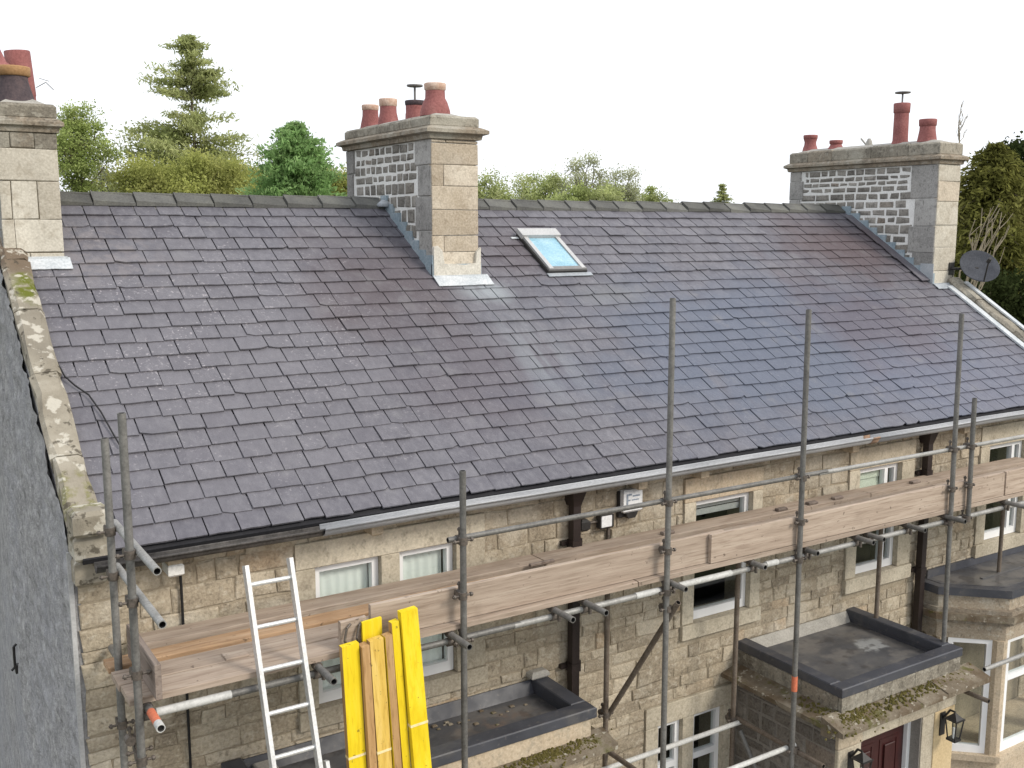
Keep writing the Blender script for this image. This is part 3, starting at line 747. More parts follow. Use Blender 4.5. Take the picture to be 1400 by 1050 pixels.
# skylight
a, b, c, d = SKY
def rbox(m, x0, x1, s0, s1, h0, h1, mi=0):
    return m.hexa([rp(x0,s0,h0), rp(x1,s0,h0), rp(x1,s1,h0), rp(x0,s1,h0), rp(x0,s0,h1), rp(x1,s0,h1), rp(x1,s1,h1), rp(x0,s1,h1)], mi)
m = MB(); rbox(m, a-.02, b+.02, c-.02, d+.01, -.02, .055); skl = m.build('skylight', 'black', house)
t = .048
for q in ((a,a+t,c,d),(b-t,b,c,d)):
    m = MB(); rbox(m, *q, .0555, .082); m.build('side_rail', 'pale_frame', skl)
m = MB(); rbox(m, a-.012, b+.012, c-.015, c+.04, .0555, .078); m.build('bottom_rail', 'grey_frame', skl)
m = MB(); rbox(m, a-.02, b+.02, d-.10, d+.03, .056, .105); m.build('hood', 'pale_frame', skl)
m = MB(); rbox(m, a+t+.002, b-t-.002, c+.042, d-.102, .050, .066); m.build('pane', 'skyglass', skl)
m = MB(); rbox(m, a-.03, b+.07, c-.075, c-.018, .030, .036); m.build('sill_flashing', 'lead', skl)
m = MB(); rbox(m, a-.11, a-.022, d-.06, d-.03, .030, .036); m.build('side_flashing', 'lead_pale', skl)

# eaves: soffit boards, gutter, brackets, downpipes
m = MB(); m.box(1.16, XR-.2, -.19, .0, 4.545, 4.60); m.build('soffit_board', 'soffit', house)
def gutter(x0, x1, mt, y, z, r, name='gutter'):
    m = MB(); n = 10
    N = max(1, int((x1-x0)/.9)); xs = [x0 + (x1-x0)*k/N for k in range(N+1)]
    prof = [(math.cos(math.pi + math.pi*i/n)*r, math.sin(math.pi + math.pi*i/n)*r) for i in range(n+1)]
    prof = [(-r-.008, .012), (-r-.010, -.004)] + prof + [(r, .01)] 
    inn = [(q[0]*.88, q[1]*.88+.003) for q in prof][::-1]
    pr = prof + inn
    rows = []
    for x in xs:
        dz = rnd.uniform(-.004,.004)
        rows.append([(x, y + q[0], z + q[1] + dz) for q in pr])
    k = len(pr); fs = []
    for i in range(len(xs)-1):
        for j in range(k): fs.append((i*k+j, i*k+(j+1)%k, (i+1)*k+(j+1)%k, (i+1)*k+j))
    fs += [tuple(range(k))[::-1], tuple((len(xs)-1)*k+j for j in range(k))]
    m.add([p for r_ in rows for p in r_], fs, True); return m.build(name, mt, house)
gutter(1.06, 2.52, 'old_gutter', -.250, 4.590, .046)
gutter(2.50, 8.03, 'gutter', -.262, 4.600, .058)
gutter(8.13, 11.75, 'gutter', -.262, 4.602, .058)
gutter(8.03, 8.13, 'rustjoint', -.262, 4.600, .061, 'gutter_joint')
for x in (2.95, 5.36, 6.05, 8.0, 9.75, 1.55):
    m = MB(); m.bbox(x-.045, x+.045, -.16, .02, 4.44, 4.52, .014); m.build('corbel', 'ashlar', house)
for x in (4.72, 9.22):
    m = MB(); m.box(x-.036, x+.036, -.115, -.045, .1, 4.40)
    m.prism([(x-.075,-.16,4.54),(x+.075,-.16,4.54),(x+.036,-.115,4.38),(x-.036,-.115,4.38)], (0,.13,0))
    for z in (4.05, 3.0, 1.8): m.box(x-.10, x+.10, -.05, -.004, z, z+.035); m.box(x-.045, x+.045, -.124, -.04, z-.02, z+.05)
    m.build('downpipe', 'brown_iron', house)

# windows
def surround(win, x0, x1, z0, z1, ox0, ox1, oz0, oz1, lintel_h=None):
    def blk(nm, a, b, c, d, e=.024):
        mb = MB(); mb.tint = rnd.random(); mb.bbox(a, b, -e, .14, c, d, .006); mb.build(nm, 'ashlar', win)
    blk('lintel', x0, x1, oz1+.001, z1)
    blk('jamb', x0, ox0, oz0, oz1-.001); blk('jamb', ox1, x1, oz0, oz1-.001)
    blk('sill', x0-.01, x1+.01, z0, oz0-.002, .045)
def light(win, x0, x1, z0, z1, trans=None, mulls=(), y=.035, fw=.05, mt='white'):
    x0, x1, z0, z1 = x0+.003, x1-.003, z0+.003, z1-.003
    m = MB()
    m.box(x0, x0+fw, y, y+.06, z0, z1); m.box(x1-fw, x1, y, y+.06, z0, z1)
    m.box(x0+fw, x1-fw, y, y+.06, z0, z0+fw*1.6); m.box(x0+fw, x1-fw, y, y+.06, z1-fw, z1)
    if trans: m.box(x0+fw, x1-fw, y-.004, y+.056, trans-.03, trans+.03)
    for q in mulls: m.box(q-.025, q+.025, y-.002, y+.058, z0+fw, z1-fw)
    m.build('frame', mt, win)
    m = MB(); m.box(x0+fw*.9, x1-fw*.9, y+.028, y+.034, z0+fw*1.2, z1-fw*.9); m.build('pane', 'glass', win)
def window(i, label=None):
    o, s_ = OPEN[i], SURR[i]
    e = bpy.data.objects.new('window', None); COL.objects.link(e); p = Vector(((o[0]+o[1])/2, 0, o[2])); LOC[e.name] = p
    e.parent = house; e.location = p - LOC[house.name]
    if label: e['label'] = label
    surround(e, s_[0], s_[1], s_[2], s_[3], o[0], o[1], o[2], o[3])
    return e
def sheet(name, win, x0, x1, z0, z1, y, mt, amp=.012, per=.07):
    m = MB(); n = max(6, int((x1-x0)/per*6)); vs = []
    for k in range(n+1):
        x = x0 + (x1-x0)*k/n; yy = y + amp*math.sin(2*math.pi*(x-x0)/per) + rnd.uniform(-.002,.002)
        vs += [(x, yy, z0), (x, yy, z1)]
    m.add(vs, [(2*k,2*k+2,2*k+3,2*k+1) for k in range(n)], True); return m.build(name, mt, win)
w1 = window(0, 'two light window with net curtains')
mb = MB(); mb.tint=.6; mb.bbox(3.04, 3.185, -.02, .14, 3.20, 4.239, .006); mb.build('mullion', 'ashlar', w1)
light(w1, 2.53, 3.04, 3.20, 4.24); light(w1, 3.185, 3.66, 3.20, 4.24)
sheet('net_curtain', w1, 2.57, 2.99, 3.24, 4.20, .112, 'curtain', .005); sheet('net_curtain', w1, 3.22, 3.60, 3.24, 4.20, .112, 'curtain', .005)
w2 = window(1, 'window with dark panes'); light(w2, 6.08, 6.78, 3.08, 4.20, 3.62)
m = MB()
for k in range(2): m.box(6.135, 6.72, .098, .106, 4.095-.065*k, 4.15-.065*k)
m.build('blind', 'pale_frame', w2)
w3 = window(2, 'window with a pale green slatted blind'); light(w3, 8.25, 8.90, 3.10, 4.21, None, (8.72,))
m = MB()
for k in range(6): m.prism([(8.305,.104,4.165-.105*k),(8.305,.110,4.165-.105*k),(8.305,.098,4.068-.105*k),(8.305,.092,4.068-.105*k)], (.385,0,0))
m.build('blind', 'blind', w3)
w4 = window(3); light(w4, 10.40, 11.10, 3.10, 4.20, None, (10.93,))
w5 = window(4, 'ground floor window beside the porch')
mb = MB(); mb.tint=.4; mb.bbox(6.00, 6.13, -.015, .14, .90, 2.189, .006); mb.build('mullion', 'ashlar', w5)
light(w5, 5.70, 6.00, .90, 2.19, 1.75); light(w5, 6.13, 6.50, .90, 2.19, 1.75)

# ---- flat roofed bay on the near side
def flat_roof(par, x0, x1, y0, zt, zd, kw, left=True, right=True, upm='grp'):
    def kb(a, b, c, d):
        m = MB(); m.bbox(a, b, c, d, zt-.085, zt, .008); m.build('kerb', 'grp', par)
    if left: kb(x0, x0+kw, y0+kw+.002, -.003)
    if right: kb(x1-kw, x1, y0+kw+.002, -.003)
    kb(x0-.002, x1+.002, y0, y0+kw)
    m = MB(); m.box(x0+.03, x1-.03, y0+.03, -.004, zd-.06, zd); m.build('roof_deck', 'deckroof', par)
    m = MB(); m.prism([(x0+kw+.002,-.075,zd+.001),(x0+kw+.002,-.022,zd+.10),(x0+kw+.002,-.012,zd+.10),(x0+kw+.002,-.012,zd-.01)], (x1-x0-2*kw-.004,0,0)); m.build('wall_upstand', upm, par)
    # inner faces of the kerbs down to the deck
    m = MB()
    if left: m.box(x0+.05, x0+kw-.004, y0+kw, -.004, zd-.03, zt-.08)
    if right: m.box(x1-kw+.004, x1-.05, y0+kw, -.004, zd-.03, zt-.08)
    m.box(x0+.05, x1-.05, y0+.05, y0+kw-.004, zd-.03, zt-.08); m.build('kerb_core', 'grp', par)
def ledge(par, x0, x1, y0, zb, zt, proj, mt, cuts=6, ramp=.05):
    """projecting stone cornice round three sides, front in separate stones"""
    n = cuts; xs = [x0-proj] + [x0 + (x1-x0)*k/n + rnd.uniform(-.05,.05) for k in range(1, n)] + [x1+proj]
    for a, b in zip(xs, xs[1:]):
        mb = MB(); mb.tint = rnd.random(); z = rnd.uniform(-.008,.008)
        mb.prism([(a+.002,y0+.03,zb-.055),(a+.002,y0-proj*.35,zb-.05),(a+.002,y0-proj*.45,zb-.012),(a+.002,y0-proj,zb+.004),(a+.002,y0-proj,zt-ramp+z),(a+.002,y0+.03,zt+z)], (b-a-.004,0,0)); mb.build('cornice_stone', mt, par)
    for sx, sg in ((x0, -1), (x1, 1)):
        mb = MB(); mb.tint = rnd.random(); q = proj
        mb.prism([(sx-sg*.03,-.004,zb-.055),(sx+sg*q*.35,-.004,zb-.05),(sx+sg*q*.45,-.004,zb-.012),(sx+sg*q,-.004,zb+.004),(sx+sg*q,-.004,zt-ramp),(sx-sg*.03,-.004,zt)], (0,y0+.028,0)); mb.build('cornice_stone', mt, par)
def moss(par, spots, z):
    m = MB()
    for (x, y, rx, ry, n) in spots:
        for k in range(int(n*2.6)):
            px, py = x + rnd.gauss(0, rx), y + rnd.gauss(0, ry); r = rnd.uniform(.005, .017); h = r*rnd.uniform(.4,.9); zz = z(px, py)
            a0 = rnd.uniform(0, 6.28); m.tint = rnd.random()
            ring = [(px + r*math.cos(a0+i*1.2566)*rnd.uniform(.7,1.2), py + r*math.sin(a0+i*1.2566)*rnd.uniform(.7,1.2), zz-.006) for i in range(5)]
            mid = [(px + .6*(q[0]-px), py + .6*(q[1]-py), zz + h*.8) for q in ring]
            m.add(ring + mid + [(px, py, zz+h)], [(i,(i+1)%5,5+(i+1)%5,5+i) for i in range(5)] + [(5+i,5+(i+1)%5,10) for i in range(5)])
    return m.build('moss', 'moss', par, 'stuff')
m = MB(); m.box(1.86, 4.40, -.66, -.004, 0, 2.86)
bayL = m.build('flat_roofed_bay', 'ashlar', house)
flat_roof(bayL, 1.82, 4.48, -.72, 2.985, 2.87, .14)
m = MB(); m.box(1.84, 4.44, -.70, -.66, 2.74, 2.895); m.box(4.401, 4.442, -.659, -.004, 2.74, 2.895); m.build('parapet_band', 'ashlar', bayL)
ledge(bayL, 1.86, 4.42, -.68, 2.67, 2.765, .17, 'ledge', 5)
moss(bayL, [(4.05,-.76,.16,.035,130), (3.6,-.77,.3,.04,90), (4.3,-.74,.1,.03,30), (3.2,-.75,.2,.04,40)], lambda x, y: 2.765 - .05*max(0, (-.68-y)/.17))
m = MB()
m.bbox(2.02,2.16,-.20,-.06,2.90,2.95,.012); m.build('mortar_lump', 'flaunch', bayL)
m = MB(); m.bbox(4.30,4.47,-.10,-.003,2.99,3.055,.02); m.build('mortar_haunch', 'flaunch', bayL)
m = MB()
for k in range(26):
    x, y = rnd.uniform(3.1,4.2), rnd.uniform(-.5,-.1); r = rnd.uniform(.008,.022)
    m.bbox(x-r, x+r, y-r*.7, y+r*.7, 2.868, 2.868+r*.8, r*.25)
m.build('roof_debris', 'ledge', bayL, 'stuff')

# ---- porch
m = MB(); m.box(6.67, 6.97, -1.20, -.004, 0, 2.60); m.box(7.78, 8.26, -1.20, -.004, 0, 2.60); m.box(6.97, 7.78, -1.20, -.004, 2.23, 2.60); m.box(6.975,7.775,-.30,-.01,0,2.225)
porch = m.build('porch', 'porch_mortar', house)
flat_roof(porch, 6.65, 8.28, -1.235, 2.785, 2.665, .125, upm='flaunch')
items = []
FLP = face_left(6.67)
for a, b, c, d in courses(-1.19, -.01, .6, 2.38, (.10,.17), (.16,.34)):
    mb = MB(); mb.tint = rnd.random(); mb.stone(FLP, a+.010, b-.010, c+.009, d-.009, -.02, rnd.uniform(.004,.012), .010, .014); mb.build('stone', 'porch_stone', porch)
FP = face_front(-1.20)
for (a, b, c, d, mt) in ((6.66,6.97,2.225,2.40,'ashlar'),(6.97,7.45,2.225,2.40,'ashlar'),(7.45,8.0,2.225,2.40,'ashlar'),(8.0,8.27,2.225,2.40,'ashlar'),
                     (6.66,6.96,1.75,2.22,'ashlar'),(6.66,6.96,1.2,1.745,'ashlar'),(6.66,6.96,.6,1.195,'ashlar'),(7.79,7.96,1.2,2.22,'ashlar'),(7.79,7.96,.4,1.195,'ashlar'),(7.97,8.27,.4,2.22,'cream')):
    mb = MB(); mb.tint = rnd.random(); mb.stone(FP, a+.002, b-.002, c+.002, d-.002, -.02, .014 if mt != 'cream' else .006, .003, .006); mb.build('ashlar_block', mt, porch)
# stone band under the kerb, made of blocks
for k in range(5):
    a = 6.66 + k*.323; mb = MB(); mb.tint = rnd.random(); mb.bbox(a+.002, a+.321, -1.225, -1.19, 2.56, 2.698, .006); mb.build('parapet_stone', 'ashlar_dark', porch)
for k in range(3):
    a = -1.185 + k*.393; mb = MB(); mb.tint = rnd.random(); mb.bbox(6.655, 6.69, a+.002, a+.391, 2.56, 2.698, .006); mb.build('parapet_stone', 'ashlar_dark', porch)
ledge(porch, 6.66, 8.27, -1.215, 2.47, 2.575, .20, 'ledge', 4, .06)
moss(porch, [(6.75,-1.30,.14,.05,110), (6.58,-1.1,.04,.15,50), (7.3,-1.29,.25,.04,60), (7.9,-1.28,.2,.03,40)], lambda x, y: 2.572 - .06*max(0, (-1.215-y)/.20, (6.66-x)/.20))
dr = MB(); dr.box(6.985, 7.735, -1.06, -1.02, .05, 2.21)
door = dr.build('front_door', 'door', house); door['label'] = 'dark red panelled front door inside the porch opening'
for (a, b, c, d) in ((7.06,7.32,1.25,2.05),(7.40,7.66,1.25,2.05),(7.06,7.32,.25,1.05),(7.40,7.66,.25,1.05)):
    m = MB()
    m.box(a, b, -1.066, -1.061, c, c+.03); m.box(a, b, -1.066, -1.061, d-.03, d); m.box(a, a+.03, -1.066, -1.061, c+.03, d-.03); m.box(b-.03, b, -1.066, -1.061, c+.03, d-.03); m.bbox(a+.06, b-.06, -1.078, -1.061, c+.06, d-.06, .006)
    m.build('panel', 'door', door)
m = MB(); m.box(7.735, 7.785, -1.10, -1.0, .05, 2.222); m.box(6.972, 6.984, -1.10, -1.0, .05, 2.222); m.build('door_frame', 'white', house)

# ---- canted bay on the far side
BP = [(9.36,-.002), (9.36,-.22), (9.86,-.69), (10.95,-.69), (11.45,-.22), (11.45,-.002)]
def bay_slab(z0, z1, off, mt, name, par, mtop=None):
    # offset outline outwards
    c = Vector((10.4, .3))
    pts = []
    for x, y in BP:
        d = Vector((x, y)) - c
        sx = -1 if x < 10.4 else 1
        pts.append((x + sx*off*(.9 if y > -.3 else .45), y - (off if y < -.5 else off*.45 if y < -.1 else 0)))
    m = MB(); m.prism([(x, y, z0) for x, y in pts][::-1], (0,0,z1-z0)); return m.build(name, mt, par)
bayR = bay_slab(2.30, 2.48, .0, 'bay_stone', 'canted_bay', house)
bay_slab(2.48, 2.53, .05, 'ashlar_dark', 'moulding', bayR); bay_slab(2.53, 2.60, .11, 'ledge', 'cornice', bayR); bay_slab(2.60, 2.645, .07, 'ashlar_dark', 'moulding', bayR)
bay_slab(2.645, 2.78, .02, 'bay_stone', 'parapet_band', bayR); bay_slab(2.78, 2.865, .05, 'grp', 'roof_edge', bayR); bay_slab(2.865, 2.870, -.06, 'deckroof', 'roof_deck', bayR)
m = MB(); m.box(9.42, 11.4, -.03, -.003, 2.872, 2.96); m.build('wall_upstand', 'grp', bayR)
m = MB(); m.box(9.9, 11.3, -.36, -.33, 2.8705, 2.882); m.build('roof_seam', 'deckroof', bayR)
bay_slab(0, .95, 0, 'ashlar', 'apron_wall', bayR); bay_slab(.95, 1.02, .05, 'ashlar', 'sill', bayR)
for x, y in ((9.40,-.12),(9.42,-.24),(9.86,-.62),(10.95,-.62),(11.40,-.2)):
    m = MB(); r = .085 if y < -.5 else .05
    m.prism([(x + r*math.cos(q), y + r*math.sin(q), 1.02) for q in [R(22.5+45*k) for k in range(8)]], (0,0,1.28)); m.build('pier', 'ashlar', bayR)
def glaze(par, p, q, z0, z1, trans, fwid=.055):
    p, q = Vector((*p, 0)), Vector((*q, 0)); d = (q-p).normalized(); nrm = Vector((d.y, -d.x, 0)); L = (q-p).length
    def bx(m, a, b, c, e, t0, t1):
        P = lambda u, t, z: p + d*u + nrm*t + Vector((0,0,z))
        m.hexa([P(a,t1,c), P(b,t1,c), P(b,t0,c), P(a,t0,c), P(a,t1,e), P(b,t1,e), P(b,t0,e), P(a,t0,e)])
    m = MB(); bx(m, 0, fwid, z0, z1, -.03, .03); bx(m, L-fwid, L, z0, z1, -.03, .03); bx(m, fwid, L-fwid, z0, z0+.08, -.03, .03); bx(m, fwid, L-fwid, z1-.05, z1, -.03, .03)
    if trans: bx(m, fwid, L-fwid, trans-.03, trans+.03, -.032, .032)
    m.build('frame', 'white', par)
    m = MB(); bx(m, fwid*.9, L-fwid*.9, z0+.06, z1-.04, -.004, .003); m.build('pane', 'glass', par)
def wempty(p):
    e = bpy.data.objects.new('window', None); COL.objects.link(e); LOC[e.name] = Vector(p); e.parent = house; e.location = Vector(p) - LOC[house.name]; return e
we = wempty((9.64,-.43,1.02)); we['label'] = 'canted side window of the bay'; glaze(we, (9.47,-.28), (9.80,-.575), 1.02, 2.30, None)
we = wempty((10.4,-.62,1.02)); glaze(we, (9.94,-.635), (10.87,-.635), 1.02, 2.30, 1.85)
m = MB(); m.box(9.48, 10.9, .02, .04, 1.02, 2.3)
m = MB(); m.box(9.45, 11.4, -.20, -.005, .97, 1.019); m.prism([(9.48,-.22,.97),(9.86,-.56,.97),(10.9,-.56,.97),(11.3,-.22,.97)][::-1], (0,0,.049)); m.build('window_board', 'white', bayR)
sheet('curtain', bayR, 9.95, 10.25, 1.03, 2.28, -.45, 'curtain', .02, .08)

# ------------------------------------------------------------------ scaffold
TR = .0220
sc = thing('scaffold', (4.5, -.7, 0), 'grey tube scaffold standing along the front of the house', 'scaffold')
def tb(name, a, b, mt='tube', r=TR, lab=None, hollow=True):
    m = MB(); m.tint = rnd.random(); m.tube(a, b, r, n=12, hollow=hollow); o = m.build(name, [mt, 'tube_in'], sc)
    if lab: o['label'] = lab
    return o
def coupler(x, y, z, ax='z', bx_='x'):
    """double coupler: two saddles at right angles with bolts"""
    m = MB(); m.tint = rnd.random(); p = Vector((x,y,z)); A = {'x':Vector((1,0,0)),'y':Vector((0,1,0)),'z':Vector((0,0,1))}
    u, v = A[ax], A[bx_]; wv = u.cross(v)
    m.tube(p-u*.024, p+u*.024, TR+.008, n=10)
    m.tube(p+wv*.048-v*.024, p+wv*.048+v*.024, TR+.008, n=10)
    for sg in (-1, 1):
        m.tube(p+v*sg*.030, p+v*sg*.075, .008, n=6); m.tube(p+v*sg*.055, p+v*sg*.068, .015, n=6)
    m.tube(p+wv*.048+u*.030, p+wv*.048+u*.080, .008, n=6); m.tube(p+wv*.048+u*.058, p+wv*.048+u*.072, .015, n=6)
    m.build('coupler', 'coupler', sc)
YO, YI = -1.055, -.33
def std(x, y, z0, z1, mt='tube', x1=None, y1=None):
    tb('standard', (x, y, z0), (x if x1 is None else x1, y if y1 is None else y1, z1), mt)
    if z0 < .2:
        m = MB(); m.box(x-.075, x+.075, y-.075, y+.075, .03, .037); m.build('base_plate', 'coupler', sc)
std(1.10, YO, .037, 5.64); std(1.10, -.557, .037, 5.42, 'tube'); std(3.135, YO, .037, 5.07); std(4.868, YO, .037, 6.10, 'tube', 4.85)
std(6.29, YO, .037, 5.96, 'tube', 6.245); std(8.255, YO, 2.785, 5.84, 'tube', 8.20); std(8.50, YO, 3.90, 5.06, 'tube', 8.475)
std(4.87, YI, .037, 3.99, 'tube_rust'); std(6.31, YI, .037, 3.99, 'tube_rust'); std(8.215, YI, 2.785, 3.99, 'tube_rust'); std(10.25, YI+.01, 2.872, 3.99, 'tube_rust')
std(1.13, -.86, .037, 3.82, 'tube_rust')
YLED = YO + .050
tb('ledger', (1.12, YLED, 3.935), (3.60, YLED, 3.935), 'tube'); tb('ledger', (3.55, YLED-.001, 3.934), (7.3, YLED-.001, 3.930), 'tube_pale'); tb('ledger', (7.25, YLED, 3.93), (10.9, YLED, 3.925), 'tube_pale')
tb('ledger', (1.16, YI+.05, 3.93), (10.9, YI+.05, 3.93), 'tube_rust')
for a, b in ((1.20, 1.62), (4.60, 4.82), (5.02, 5.55), (5.93, 6.06)):
    m = MB(); m.tube((a,YLED,3.9345), (b,YLED,3.9345), TR+.003, n=12); m.build('white_sleeve', 'tube_white', sc)
TZ = 3.984
for k, (x, y1) in enumerate(((1.155,-1.30),(2.145,-1.27),(3.06,-1.26),(3.875,-1.24),(4.14,-1.26),(4.915,-1.20),(5.765,-1.16),(6.38,-1.14),(7.0,-1.19),(7.15,-1.18),(7.67,-1.20),(8.21,-1.22),(9.13,-1.26),(10.1,-1.2))):
    tb('transom', (x, -.06, TZ), (x, y1, TZ), 'tube')
    m = MB(); m.tint = rnd.random(); m.tube((x,YLED-.024,TZ), (x,YLED+.024,TZ), TR+.007, n=10); m.tube((x-.024,YLED,3.93), (x+.024,YLED,3.93), TR+.007, n=10); m.tube((x+.03,YLED-.03,3.90), (x+.03,YLED-.03,3.95), .014, n=6)
    m.build('coupler', 'coupler', sc)
m = MB(); m.tube((1.155,-1.31,TZ), (1.155,-1.245,TZ), TR+.002, n=12, hollow=True, mi=0); m.build('painted_end', ['tube_white','tube_in'], sc)
m = MB(); m.tube((1.155,-1.2445,TZ), (1.155,-1.09,TZ), TR+.0015, n=12); m.build('orange_tape', 'tape', sc)
tb('guard_rail', (3.05, YLED, 4.615), (6.6, YLED, 4.610), 'tube', .0185); tb('guard_rail', (6.5, YLED, 4.605), (10.9, YLED, 4.595), 'tube_pale', .0185)
for z, y1 in ((4.885,-1.44), (4.62,-1.49)):
    tb('end_guard_rail', (1.15, -.42, z), (1.15, y1, z), 'tube_pale')
    coupler(1.10, YO, z-.01, 'z', 'x'); coupler(1.10, -.557, z-.01, 'z', 'x')
for x in (3.135, 4.86, 6.265, 8.225, 8.48): coupler(x, YO, 4.61, 'z', 'x'); coupler(x, YO, 3.93, 'z', 'x'); 
for x in (3.13, 4.86, 6.265, 8.23, 8.485, 1.10): coupler(x, YO, 4.245 if x != 1.10 else 4.20, 'z', 'x')
coupler(1.10, YO, 3.70, 'z', 'x'); coupler(1.10, -.557, 3.70, 'z', 'x'); coupler(1.13, -.86, 3.74, 'z', 'y'); coupler(1.13, -.86, 3.66, 'z', 'x')
tb('brace', (4.915, -1.12, 3.86), (4.915, -.27, 2.58), 'tube_rust'); coupler(4.87, YO, 3.80, 'z', 'x'); coupler(4.87, YI, 2.66, 'z', 'x')
# lower lift
tb('ledger', (3.9, YI-.05, 2.215), (6.38, YI-.05, 2.215), 'tube_white'); tb('ledger', (4.7, YO+.05, 2.27), (6.36, YO+.05, 2.275), 'tube_white')
tb('transom', (6.345, -.24, 2.235), (6.345, -1.33, 2.235), 'tube_rust'); coupler(6.31, YI, 2.23, 'z', 'x'); coupler(6.29, YO, 2.27, 'z', 'x')
tb('brace', (6.33, -.40, 2.15), (6.43, -.95, 1.2), 'tube'); 
tb('ledger', (8.94, -1.05, 2.345), (10.9, -1.05, 2.345), 'tube_pale'); tb('transom', (8.32, -1.20, 2.36), (8.32, -1.50, 2.36), 'tube_rust')
tb('transom', (4.90, -.2, 2.33), (4.90, -1.15, 2.33), 'tube_rust')
tb('ledger', (3.15, YO+.05, 2.23), (3.9, YO+.05, 2.23), 'tube_pale')
for x, y, z0, z1 in ((6.29,YO,2.80,2.93),): 
    m = MB(); m.tube((x-.0209,y,z0), (x-.0219,y,z1), TR+.0025, n=12); m.build('orange_tape', 'tape', sc)
coupler(4.868, YO, 2.42, 'z', 'x'); coupler(4.868, YO, 2.36, 'z', 'y')

# boards
def board(x0, x1, y0, y1, z0, z1, label, cat, group, mt='board', name='scaffold_board', tint=None):
    m = MB(); m.tint = rnd.random() if tint is None else tint
    n = 5; sag = lambda t: 0
    rows = []
    for k in range(n+1):
        x = x0 + (x1-x0)*k/n; j = lambda: rnd.uniform(-.0025,.0025)
        b = .004
        rows.append([(x,y0+j(),z0),(x,y0-0+j(),z1-b),(x,y0+b+j(),z1+j()),(x,y1-b+j(),z1+j()),(x,y1+j(),z1-b),(x,y1+j(),z0)])
    fs = []
    for k in range(n):
        for i in range(6): fs.append((k*6+i, k*6+(i+1)%6, (k+1)*6+(i+1)%6, (k+1)*6+i))
    fs += [(5,4,3,2,1,0), tuple(n*6+i for i in range(6))]
    m.add([p for r_ in rows for p in r_], fs)
    return tag(m.build(name, mt), label, cat, group)
ZB0, ZB1 = 4.010, 4.047
grp = 'boards laid flat on the scaffold'; lab = 'worn timber scaffold board lying flat on the scaffold tubes'
DY = [(-1.022,-.806), (-.800,-.590), (-.524,-.366), (-.285,-.085)]
for r_, cuts in enumerate(([1.06,4.62,8.3,10.8], [1.05,3.95,7.7,10.8], [1.05,5.0,8.9,10.8], [1.30,4.3,8.1,10.8])):
    for k, (a, b) in enumerate(zip(cuts, cuts[1:])):
        lab = 'worn scaffold board, ' + ('outermost under the toe boards', 'second from the toe boards', 'third from the toe boards', 'innermost beside the stone wall')[r_] + (', behind the ladder', ', passing the alarm box', ', above the canted bay')[k]
        new = (r_ == 2 and k == 0)
        board(a, b-.012, DY[r_][0], DY[r_][1], ZB0, ZB1 + (.004 if r_ % 2 else 0), 'orange toned newer timber scaffold board lying flat by the ladder' if new else lab, 'board', None if new else grp, 'board_new' if new else 'board', tint=(.55 if new else rnd.uniform(.3,.8)))
ZT0, ZT1 = 4.052, 4.278
board(2.52, 5.50, -.975, -.938, ZT0, ZT1, 'toe board on edge behind the yellow timbers', 'board', 'toe boards', tint=.55, name='toe_board')
board(5.33, 9.10, -1.016, -.979, ZT0, ZT1, 'toe board on edge running past the porch with its end lapped over another', 'board', 'toe boards', tint=.7, name='toe_board')
board(9.13, 10.8, -1.012, -.976, ZT0, ZT1, 'toe board on edge above the canted bay', 'board', 'toe boards', tint=.85, name='toe_board')
board(2.30, 2.47, -1.016, -.979, ZT0-.003, ZT1-.05, 'short offcut of toe board beside the yellow timbers', 'board', 'toe boards', tint=.5, name='toe_board')
m = MB(); m.tint = .5; m.bbox(1.178, 1.212, -1.13, -.44, 4.056, 4.262, .004); tag(m.build('end_toe_board', 'board_end'), 'toe board on edge across the roughcast end of the scaffold', 'board')
# odd bits on the boards
m = MB()
for x in (2.41, 2.33):
    m.path([(x,-1.03,4.08),(x-.02,-1.05,4.12),(x,-1.04,4.19),(x+.03,-1.03,4.21)], .008, 6)
m.build('board_clip', 'coupler', sc)
m = MB(); m.bbox(1.66, 1.80, -.80, -.70, 4.046, 4.062, .004); tag(m.build('wood_scrap', 'board'), 'small pale scrap of wood lying on the scaffold boards', 'scrap')
for (x, y, lbl) in ((3.95,-.5,'thin timber lath lying across the boards near the brown downpipe'), (4.12,-.35,'short timber lath beside the conduit on the boards')):
    m = MB(); m.tint=.4; m.hexa([(x,y,4.052),(x+.03,y,4.052),(x+.24,y-.42,4.052),(x+.21,y-.42,4.052),(x,y,4.07),(x+.03,y,4.07),(x+.24,y-.42,4.07),(x+.21,y-.42,4.07)]) if y == -.5 else m.bbox(x, x+.22, y, y+.03, 4.052, 4.075, .004)
    tag(m.build('timber_lath', 'board_end'), lbl, 'lath')
for k, x in enumerate((5.5, 6.85, 7.25, 7.60, 8.75)):
    m = MB(); m.tint = rnd.random(); m.bbox(x, x+.12, -.27, -.22, 4.052, 4.078, .006); tag(m.build('timber_offcut', 'board_end'), 'short dark timber offcut on the boards ' + ('in front of the window with dark panes', 'just past the window with dark panes', 'above the flat porch roof', 'before the window with the slatted blind', 'beyond the far downpipe')[k], 'offcut', 'offcuts on the scaffold boards')

